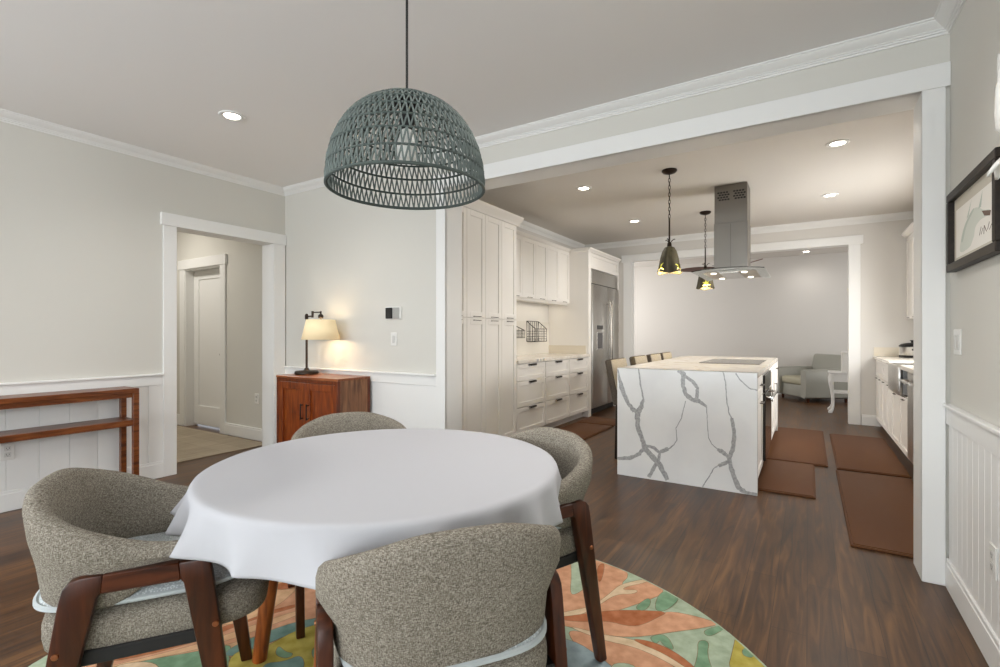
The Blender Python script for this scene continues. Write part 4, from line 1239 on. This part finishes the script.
# ------------------------------------------------------------------ dining chairs
HW, ZR, YR, YF, YRB, YFB = .279, .604, -.144, .156, -.242, .23
def make_chair(label):
    t = thing('dining_chair', label, 'chair', (0, 0, 0), 'grey barrel dining chairs around the table')
    th = .032
    for s in (1, -1):
        xa, xb = s * HW, s * (HW - th)
        # rear leg with a rounded outer corner
        rl = [(YRB, 0), (YR - .012, ZR - .055), (YR - .004, ZR - .022), (YR + .010, ZR - .006), (YR + .030, ZR), (YR + .075, ZR), (YR + .070, ZR - .046), (YR + .062, ZR - .052), (YRB + .036, 0)]
        mb = MB(); mb.prism(rl, 'x', xa, xb, .005, 2); lg = mb.build('leg', M['walnut'], t)
        mb = MB(); mb.lathe([(0, 0), (.008, 0), (.007, .003), (0, .004)], 12, T=Matrix.Translation((s * HW, YR - .015, .43)) @ Matrix.Rotation(s * PI / 2, 4, 'Y')); mb.build('bolt', M['bolt'], lg)
        fl = [(YFB, 0), (YF + .006, ZR - .05), (YF, ZR - .012), (YF - .012, ZR), (YF - .07, ZR), (YF - .066, ZR - .046), (YF - .060, ZR - .052), (YFB - .036, 0)]
        mb = MB(); mb.prism(fl, 'x', xa, xb, .005, 2); lg = mb.build('leg', M['walnut'], t)
        mb = MB(); mb.lathe([(0, 0), (.008, 0), (.007, .003), (0, .004)], 12, T=Matrix.Translation((s * HW, YF + .012, .43)) @ Matrix.Rotation(s * PI / 2, 4, 'Y')); mb.build('bolt', M['bolt'], lg)
        rr = [(YR + .074, ZR), (YF - .069, ZR), (YF - .065, ZR - .046), (YR + .069, ZR - .046)]
        mb = MB(); mb.prism(rr, 'x', xa, xb, .003, 1); mb.build('arm_rail', M['walnutx'], t)
    mb = MB()
    mb.box(-HW + th, -.175, .375, HW - th, -.14, .41, .003); mb.box(-HW + th, .14, .375, HW - th, .175, .41, .003)
    for s in (-1, 1): mb.box(s * (HW - th), -.17, .375, s * (HW - th - .03), .17, .41, .003)
    mb.build('seat_frame', M['black'], t)
    # seat cushion
    rows = []
    prof = [(0, .395), (.93, .395), (.985, .405), (1.0, .43), (1.0, .458), (.985, .475), (.94, .487), (.7, .493), (0, .497)]
    N = 64
    for (q, z) in prof:
        row = []
        for k in range(N):
            a = 2 * PI * k / N; c, s = math.cos(a), math.sin(a)
            e = .42
            row.append((.243 * q * math.copysign(abs(c) ** e, c), .03 + .262 * q * math.copysign(abs(s) ** e, s), z))
        rows.append(row)
    mb = MB(); mb.grid(rows, closed_v=True); mb.build('seat', M['tweed'], t, 60)
    # wrap-around upholstered back
    st = []     # (x, y, nx, ny, s) plan of the centre line, from right arm tip to left arm tip
    WX, YB0, ARM = .2515, -.222, .185
    plan = []
    for i in range(8): plan.append((WX, ARM - (ARM + .045) * i / 8.0))
    for i in range(25):
        a = (PI / 2) * i / 24.0
        e = .74
        plan.append((WX * abs(math.cos(a)) ** e, -.045 + (YB0 + .045) * abs(math.sin(a)) ** e))
    plan = plan + [(-p[0], p[1]) for p in plan[-2::-1]]
    n = len(plan)
    # resample evenly
    P = [Vector(p) for p in plan]; L = [0]
    for i in range(1, n): L.append(L[-1] + (P[i] - P[i - 1]).length)
    tot = L[-1]; m = 73; Q = []
    for i in range(m):
        d = tot * i / (m - 1); j = 0
        while j < n - 2 and L[j + 1] < d: j += 1
        f = (d - L[j]) / max(1e-9, L[j + 1] - L[j]); Q.append(P[j].lerp(P[j + 1], min(1, max(0, f))))
    def sst(a, b, x):
        x = min(1, max(0, (x - a) / (b - a))); return x * x * (3 - 2 * x)
    rows = []
    for i in range(m):
        d = (Q[min(i + 1, m - 1)] - Q[max(i - 1, 0)]); d.normalize()
        nrm = Vector((-d.y, d.x))            # outward
        if nrm.dot(Q[i] - Vector((0, .12))) < 0: nrm = -nrm
        s = abs(2 * i / (m - 1) - 1)         # 1 at arm tips, 0 at centre back
        back = 1 - sst(.10, .82, s)
        zt = .652 + .138 * back + .005 * (1 - sst(0, .3, s))
        bk = 1 - sst(.56, .64, s)
        zb = .607 - .105 * (1 - .66 * sst(.56, .80, s))
        lean = .036 * (1 - sst(.25, .70, s))
        thk = .0255 + .003 * back
        tip = 1 - .45 * sst(.94, 1.0, s)
        inn = 0.012 * bk
        zm = (zt + zb) / 2
        sec = []
        def pt(u, off): # u 0 bottom..1 top
            z = zb + (zt - zb) * u
            lz = max(0, (z - .55)) / .24
            lat = abs(nrm.x) ** 1.5 * .032 * (1 - sst(.600, .628, z))
            return Q[i] + nrm * (off + lean * lz - lat), z
        hh = zt - zb
        rb = min(.45, .022 / hh); 
        for (u, o) in ((0.0, -.5), (0.0, .5), (rb * .4, .85), (rb, 1.0), (.35, 1.08), (.65, 1.06), (1 - rb * 1.4, 1.0), (1 - rb * .5, .78), (1 - rb * .08, .35), (1.0, 0), (1 - rb * .08, -.35), (1 - rb * .5, -.78), (1 - rb * 1.4, -1.0), (.65, -1.05), (.35, -1.05), (rb, -1.0), (rb * .4, -.85)):
            q, z = pt(u, o * thk * tip)
            sec.append((q.x, q.y, z))
        rows.append(sec)
    mb = MB(); mb.grid(rows, closed_v=True)
    for rr, sg in ((rows[0], 1), (rows[-1], -1)):
        mb.add(rr, [list(range(len(rr)))])
    mb.build('backrest', M['tweed'], t, 70)
    return t
def make_pad(label):
    t = thing('seat_pad', label, 'seat pad', (0, 0, 0), 'pale mesh seat pads on the dining chairs')
    N = 64
    def ring(q, z):
        row = []
        for k in range(N):
            a = 2 * PI * k / N; c, s = math.cos(a), math.sin(a); e = .5
            row.append((.232 * q * math.copysign(abs(c) ** e, c), .0 + .25 * q * math.copysign(abs(s) ** e, s), z))
        return row
    rows = [ring(q, z) for q, z in ((0, .499), (.95, .499), (.985, .504), (.99, .512), (.975, .520), (.92, .527), (.5, .530), (0, .531))]
    mb = MB(); mb.grid(rows, closed_v=True); mb.build('cushion', M['pad'], t, 60)
    r = ring(1.0, .513)[:]
    mb = MB(); mb.tube(r, .007, 6, True); mb.build('piping', M['padedge'], t)
    return t
CH = [((-1.637, .703), 236.4, 'grey tweed barrel dining chair in front of the long console table', 'pale mesh seat pad on the chair in front of the console table'),
      ((-.792, .953), -36.8, 'grey tweed barrel dining chair closest to the camera, its back to us', 'pale mesh seat pad on the chair closest to the camera'),
      ((-.971, 1.605), 67.4, 'grey tweed barrel dining chair between the table and the marble island', 'pale mesh seat pad on the chair between table and island'),
      ((-1.738, 1.546), 149.5, 'grey tweed barrel dining chair behind the table, in front of the wooden cabinet', None)]
c0 = None; p0 = None
for (cx, cy), ang, lab, plab in CH:
    if c0 is None: c0 = make_chair(lab); p0 = make_pad(plab); o, p = c0, p0
    else:
        o = copy_tree(c0); o['label'] = lab
        p = None
        if plab: p = copy_tree(p0); p['label'] = plab
    rz = math.radians(ang) + PI - PI / 2
    for q in (o, p):
        if q is None: continue
        q.location = (cx, cy, .0140); q.rotation_euler = (0, 0, rz)

# ------------------------------------------------------------------ woven pendant over the table
px_, py_ = -1.179, 1.267
Z0, HD, RD = 1.704, .308, .272
t = thing('woven_pendant', 'large grey green woven rope dome pendant over the dining table', 'pendant lamp', (px_, py_, Z0))
def dome(f):    # f 0 at the rim .. 1 at the top
    a = f * PI / 2
    return RD * max(0.16, math.cos(a) ** .82) * (1 - .02 * (1 - f) ** 3), Z0 + HD * math.sin(a) ** 1.0
levels = [0, .115, .235, .345, .455, .56, .66, .755, .845, .94]
for li in range(len(levels)):
    r, z = dome(levels[li])
mb = MB()
for li, f in enumerate(levels):
    r, z = dome(f)
    mb.tube([(px_ + r * math.cos(2 * PI * k / 72), py_ + r * math.sin(2 * PI * k / 72), z) for k in range(72)],   .0040 if li else .0058, 6, True)
mb.build('ring_cord', M['cordin'], t)
mb = MB()
rj = random.Random(5)
for li in range(len(levels) - 1):
    r0, z0 = dome(levels[li]); r1, z1 = dome(levels[li + 1])
    N = max(24, int(86 * ((r0 + r1) / 2 / RD) ** .8))
    rm, zm = dome((levels[li] + levels[li + 1]) / 2)
    ph = rj.uniform(0, 1)
    for k in range(N):
        a = 2 * PI * (k + ph) / N; w2 = 2 * PI / N
        for (a0, a1) in ((a, a + w2 * (.62 + rj.uniform(-.12, .12))), (a + w2 * (.62 + rj.uniform(-.12, .12)), a + w2)):
            am = (a0 + a1) / 2
            if a0 < a1 - 1e-6 and (a0 - a) < w2 * .3:
                mb.tube([(px_ + r0 * math.cos(a0), py_ + r0 * math.sin(a0), z0), (px_ + rm * math.cos(am), py_ + rm * math.sin(am), zm), (px_ + r1 * math.cos(a1), py_ + r1 * math.sin(a1), z1)], .0030, 5)
            else:
                mb.tube([(px_ + r1 * math.cos(a0), py_ + r1 * math.sin(a0), z1), (px_ + rm * 1.008 * math.cos(am), py_ + rm * 1.008 * math.sin(am), zm), (px_ + r0 * math.cos(a1), py_ + r0 * math.sin(a1), z0)], .0030, 5)
mb.build('woven_shade', M['cord'], t)
ztop = Z0 + HD
mb = MB(); mb.lathe([(.0, ztop + .004), (.05, ztop + .002), (.052, ztop - .008), (.0, ztop - .010)], 24, (px_, py_, 0), cap0=False, cap1=False)
mb.lathe([(.0, ztop - .008), (.024, ztop - .01), (.026, ztop - .09), (.02, ztop - .10), (0, ztop - .1)], 16, (px_, py_, 0)); mb.build('socket', M['cable'], t)
mb = MB(); mb.lathe([(0, ztop - .10), (.018, ztop - .105), (.024, ztop - .12), (.034, ztop - .15), (.036, ztop - .18), (.030, ztop - .205), (.014, ztop - .218), (0, ztop - .22)], 20, (px_, py_, 0)); mb.build('bulb', M['bulb'], t)
mb = MB(); mb.tube([(px_, py_, ztop - .01), (px_, py_, CD - .02)], .0042, 8); mb.build('cord', M['cable'], t)
mb = MB(); mb.lathe([(0, CD - .03), (.05, CD - .028), (.06, CD - .02), (.06, CD)], 24, (px_, py_, 0)); mb.build('canopy', M['cable'], t)

# ------------------------------------------------------------------ wooden cabinet with lamp
x0, x1, yf, zt = -4.158, -3.315, YD - .40, .826
t = thing('sideboard_cabinet', 'cherry wood two door cabinet with a table lamp on it', 'cabinet', ((x0 + x1) / 2, yf + .18, 0))
yb = YD - .036
mb = MB(); mb.box(x0, yf + .0, zt - .022, x1, yb, zt, .003); mb.build('cabinet_top', M['cherryt'], t)
mb = MB(); mb.box(x0 + .002, yf + .02, .06, x0 + .022, yb, zt - .022); mb.box(x1 - .022, yf + .02, .06, x1 - .002, yb, zt - .022, .001)
mb.box(x0 + .002, yb - .02, .06, x1 - .002, yb, zt - .022); mb.box(x0 + .02, yf + .02, .06, x1 - .02, yb, .09)
mb.build('body', M['oakside'], t)
mb = MB()
for xa in (x0 + .001, x1 - .034): mb.box(xa, yf + .004, 0, xa + .033, yf + .036, zt - .022, .002)
for xa in (x0 + .001, x1 - .034): mb.box(xa, yb - .033, 0, xa + .033, yb, zt - .022, .002)
mb.box(x0 + .03, yf + .006, zt - .05, x1 - .03, yf + .03, zt - .022, .001); mb.box(x0 + .03, yf + .006, .06, x1 - .03, yf + .03, .10, .001)
mb.build('frame', M['cherryd'], t)
xm = (x0 + x1) / 2
for (a0, a1, hx) in ((x0 + .035, xm, xm - .04), (xm, x1 - .035, xm + .04)):
    mb = MB(); shaker(mb, '-Y', yf + .026, a0, a1, .105, zt - .053, .06, .02, .010); d = mb.build('door', M['cherry'], t)
    pull('-Y', yf + .006, hx, .52, .14, d, M['blackmetal'], .028, True, .009)
# table lamp with swing arm
lx, ly = -3.99, 2.93
t = thing('table_lamp', 'dark bronze swing arm table lamp with a cream shade, lit', 'table lamp', (lx, ly, zt))
mb = MB(); mb.lathe([(0, zt + .001), (.104, zt + .001), (.108, zt + .008), (.106, zt + .026), (.095, zt + .033), (.03, zt + .036), (.02, zt + .05), (.018, zt + .06), (0, zt + .06)], 36, (lx, ly, 0)); mb.build('base', M['bronze'], t)
mb = MB(); mb.tube([(lx, ly, zt + .03), (lx, ly, 1.385)], .0105, 12); mb.lathe([(.0, 1.34), (.016, 1.342), (.017, 1.375), (.010, 1.392), (0, 1.395)], 14, (lx, ly, 0)); mb.build('pole', M['bronze'], t)
a1x, a1y = lx + .10, ly - .01
a2x, a2y = lx + .210, ly - .005
mb = MB(); mb.tube([(lx, ly, 1.368), (a1x, a1y, 1.368)], .007, 10); mb.tube([(a1x, a1y, 1.355), (a1x, a1y, 1.415)], .011, 10)
mb.tube([(a1x, a1y, 1.403), (a2x, a2y, 1.403)], .006, 10); mb.tube([(a2x, a2y, 1.412), (a2x, a2y, 1.30)], .008, 10); mb.lathe([(.016, 1.345), (.024, 1.352), (.024, 1.372), (.012, 1.385)], 14, (a2x, a2y, 0)); mb.build('swing_arm', M['bronze'], t)
scx, scy = a2x, a2y
mb = MB(); mb.lathe([(.168, 1.152), (.126, 1.334)], 48, (scx, scy, 0), cap0=False, cap1=False)
sh = mb.build('lamp_shade', M['shade'], t); so = sh.modifiers.new('solid', 'SOLIDIFY'); so.thickness = .002
mb = MB()
for k in range(3):
    a = 2 * PI * k / 3; mb.tube([(scx, scy, 1.335), (scx + .125 * math.cos(a), scy + .125 * math.sin(a), 1.330)], .0025, 5)
mb.build('shade_spider', M['bronze'], t)
mb = MB(); mb.lathe([(0, 1.30), (.014, 1.295), (.028, 1.26), (.03, 1.235), (.02, 1.21), (0, 1.20)], 16, (scx, scy, 0)); mb.build('bulb', emit('lit_bulb', (255, 226, 170), 8.0), t)
l = bpy.data.lights.new('table_lamp_bulb', 'POINT'); l.energy = 1.9; l.color = (1, .78, .50); l.shadow_soft_size = .035
o = bpy.data.objects.new('table_lamp_bulb', l); COL.objects.link(o); o.location = (scx, scy, 1.19)
l = bpy.data.lights.new('table_lamp_bulb', 'POINT'); l.energy = .65; l.color = (1, .80, .55); l.shadow_soft_size = .03
o = bpy.data.objects.new('table_lamp_bulb', l); COL.objects.link(o); o.location = (scx, scy, 1.325)

# ------------------------------------------------------------------ console table
xa, xb = XL + .036, -4.32
ya, yb = .42, 1.70
t = thing('console_table', 'long narrow wooden console table with a lower shelf along the paneling', 'console table', ((xa + xb) / 2, (ya + yb) / 2, 0))
mb = MB(); mb.box(xa, ya, .755, xb, yb, .790, .003); mb.build('tabletop', M['console'], t)
mb = MB(); mb.box(xa + .02, ya + .04, .722, xb - .012, yb - .04, .755, .001); mb.build('apron', M['console'], t)
mb = MB(); mb.box(xa + .005, ya + .01, .508, xb - .005, yb - .01, .553, .003); mb.build('shelf', M['console'], t)
for q in (ya, yb - .038):
    for x in (xa, xb - .036):
        mb = MB(); mb.box(x, q, 0, x + .036, q + .038, .757, .002); mb.build('leg', M['console'], t)

# ------------------------------------------------------------------ framed picture on the right wall
y0, y1, z0, z1 = 2.305, 3.0, 1.482, 1.836
t = thing('framed_picture', 'dark framed ink sketch of a horned animal on the right wall', 'framed picture', (XR, (y0 + y1) / 2, z0))
X = XR - .002
mb = MB(); fr = .036
for (a, b, c, d) in ((y0, z0, y1, z0 + fr), (y0, z1 - fr, y1, z1), (y0, z0 + fr, y0 + fr, z1 - fr), (y1 - fr, z0 + fr, y1, z1 - fr)):
    mb.box(X - .034, a, b, X, c, d, .003)
mb.build('frame', M['frame'], t)
mb = MB(); mb.box(X - .012, y0 + fr - .004, z0 + fr - .004, X - .002, y1 - fr + .004, z1 - fr + .004); mb.build('mat_board', M['matboard'], t)
def art(name, pts2, m, k=0):
    # pts as fractions: u from the far edge towards the camera, v upward
    ya_, yb_ = y1 - fr - .03, y0 + fr + .03; za, zb = z0 + fr + .02, z1 - fr - .05
    pl = smooth_poly([(ya_ + (yb_ - ya_) * u, za + (zb - za) * v) for u, v in pts2], 2) if len(pts2) > 4 else [(ya_ + (yb_ - ya_) * u, za + (zb - za) * v) for u, v in pts2]
    tris = mg.tessellate_polygon([[Vector((p[0], p[1], 0)) for p in pl]])
    return [(X - .0125 - .0002 * k, p[0], p[1]) for p in pl], [list(q) for q in tris]
mb = MB(); mb.add(*art('p', [(0, 0), (1, 0), (1, 1), (0, 1)], None), mi=0)
mb.add(*art('b', [(.10, .05), (.13, .30), (.22, .55), (.36, .70), (.50, .78), (.62, .72), (.72, .60), (.85, .56), (.88, .48), (.78, .46), (.68, .48), (.60, .46), (.52, .40), (.50, .25), (.44, .15), (.40, .08)], None, 1), mi=2)
mb.add(*art('m', [(.14, .28), (.24, .56), (.40, .74), (.52, .79), (.46, .70), (.34, .60), (.26, .45), (.2, .25)], None, 2), mi=3)
mb.add(*art('h', [(.60, .70), (.70, .98), (.665, .70)], None, 2), mi=3)
mb.add(*art('h', [(.30, .66), (.44, .98), (.36, .70)], None, 2), mi=3)
mb.add(*art('f', [(.68, .62), (.88, .52), (.86, .44), (.74, .5)], None, 3), mi=1)
for (a, b) in (((.62, .20), (.66, .34)), ((.66, .20), (.70, .30)), ((.72, .18), (.73, .33)), ((.73, .33), (.78, .20)), ((.80, .22), (.84, .34)), ((.84, .20), (.90, .30))):
    mb.add(*art('s', [(a[0], a[1]), (a[0] + .014, a[1]), (b[0] + .014, b[1]), (b[0], b[1])], None, 2), mi=1)
mb.add(*art('r', [(.91, .22), (.98, .22), (.98, .34), (.91, .34)], None, 2), mi=4)
mb.build('drawing', [M['paper'], M['ink'], M['wash'], M['washd'], M['redink']], t, smooth=0)

# white sconce at the right edge of the frame
sx, sy = .487, 1.90
t = thing('wall_sconce', 'white flower shaped wall sconce beside the framed picture', 'wall lamp', (sx, sy, 1.6))
mb = MB(); mb.box(XR - .02, sy - .05, 1.60, XR - .001, sy + .05, 1.80, .008, 2); mb.tube([(XR - .01, sy, 1.70), (XR - .04, sy, 1.685), (sx, sy, 1.70), (sx, sy, 1.76)], .010, 8); mb.build('wall_bracket', M['rope_white'], t)
mb = MB()
for k in range(6):
    a = 2 * PI * k / 6
    T = Matrix.Translation((sx, sy, 1.700)) @ Matrix.Rotation(a, 4, 'Z')
    rows = []
    for i in range(9):
        f = i / 8.0; wv = .030 * math.sin(PI * min(.96, f * .9 + .1)) ; x = .012 + .05 * f; z = .0 - .05 * f * f
        rows.append([(x, wv * q, z - .010 * (q * q) + .004) for q in (-1, -.5, 0, .5, 1)])
    mb.grid(rows, T=T)
pet = mb.build('petals', M['rope_white'], t, 80); so = pet.modifiers.new('solid', 'SOLIDIFY'); so.thickness = .006
mb = MB(); mb.lathe([(.0, 1.750), (.026, 1.752), (.044, 1.775), (.046, 1.82), (.044, 1.895), (.040, 1.905), (.040, 1.98)], 28, (sx, sy, 0), cap0=False, cap1=False)
shd = mb.build('lamp_shade', M['rope_white'], t, 60); so = shd.modifiers.new('solid', 'SOLIDIFY'); so.thickness = .004

# ------------------------------------------------------------------ light
wd = bpy.data.worlds.new('world'); scene.world = wd; wd.use_nodes = True
bg = wd.node_tree.nodes['Background']; bg.inputs['Color'].default_value = (.85, .92, 1.0, 1); bg.inputs['Strength'].default_value = 1.0
R90 = PI / 2
area('window_daylight', (-1.97, YB - .02, 1.3), (R90 + .5, 0, 0), 3.9, 1.9, 250, (.86, .94, 1.0))  # added fill in the unseen back opening, tilted up at the ceiling
area('window_daylight', (XL + .01, -2.2, 1.6), (0, -R90 - .45, 0), 1.3, 2.3, 62, (.90, .955, 1.0))  # added fill at the invented left window, lifts right wall and ceiling
area('window_daylight', (XR - .01, -2.2, 1.6), (0, R90 + .45, 0), 1.3, 2.3, 62, (.90, .955, 1.0))  # matching added fill on the right, lifts left wall and ceiling
area('kitchen_window_daylight', (KXR + .15, 6.1, 1.6), (0, R90 - .5, 0), 1.0, 1.2, 55, (1, .98, .95))  # added fill behind the unseen kitchen window, aimed down at the cabinets
area('undercabinet_strip', (-3.2, 5.65, 1.625), (0, 0, 0), .06, 1.9, 1.2, (1, .9, .74))
area('sitting_room_daylight', (-4.36, 9.8, 1.6), (0, -R90, 0), 1.6, 1.8, 40, (1, .98, .96))  # added fill before a solid wall, evens out the far wall
area('sitting_room_daylight', (2.36, 9.6, 1.6), (0, R90, 0), 1.4, 1.4, 18, (1, .98, .96))  # weaker added fill from the opposite side, no window there
area('hall_ceiling_light', (-6.6, 2.3, CE - .02), (0, 0, 0), .3, .3, 15, (1, .95, .87))
for a in ((-.84, 5.52), (-.55, 5.51), (-.83, 6.05), (-.54, 6.03)):
    spot((a[0], a[1], 1.82), 3, (1, .9, .75), 1.8, .03)

# ------------------------------------------------------------------ camera and view
cam = bpy.data.cameras.new('camera'); co = bpy.data.objects.new('camera', cam); COL.objects.link(co)
co.location = (0, 0, H); co.rotation_euler = (R90, 0, YAW)
cam.sensor_width = 36.0; cam.lens = F_ / 1000.0 * 36.0; cam.shift_y = .0008
cam.clip_start = .02
scene.camera = co
vs = scene.view_settings
vs.view_transform = 'Standard'; vs.look = 'None'; vs.exposure = 0.58; vs.gamma = 1.0; vs.use_curve_mapping = False
scene.cycles.max_bounces = 10; scene.cycles.diffuse_bounces = 6
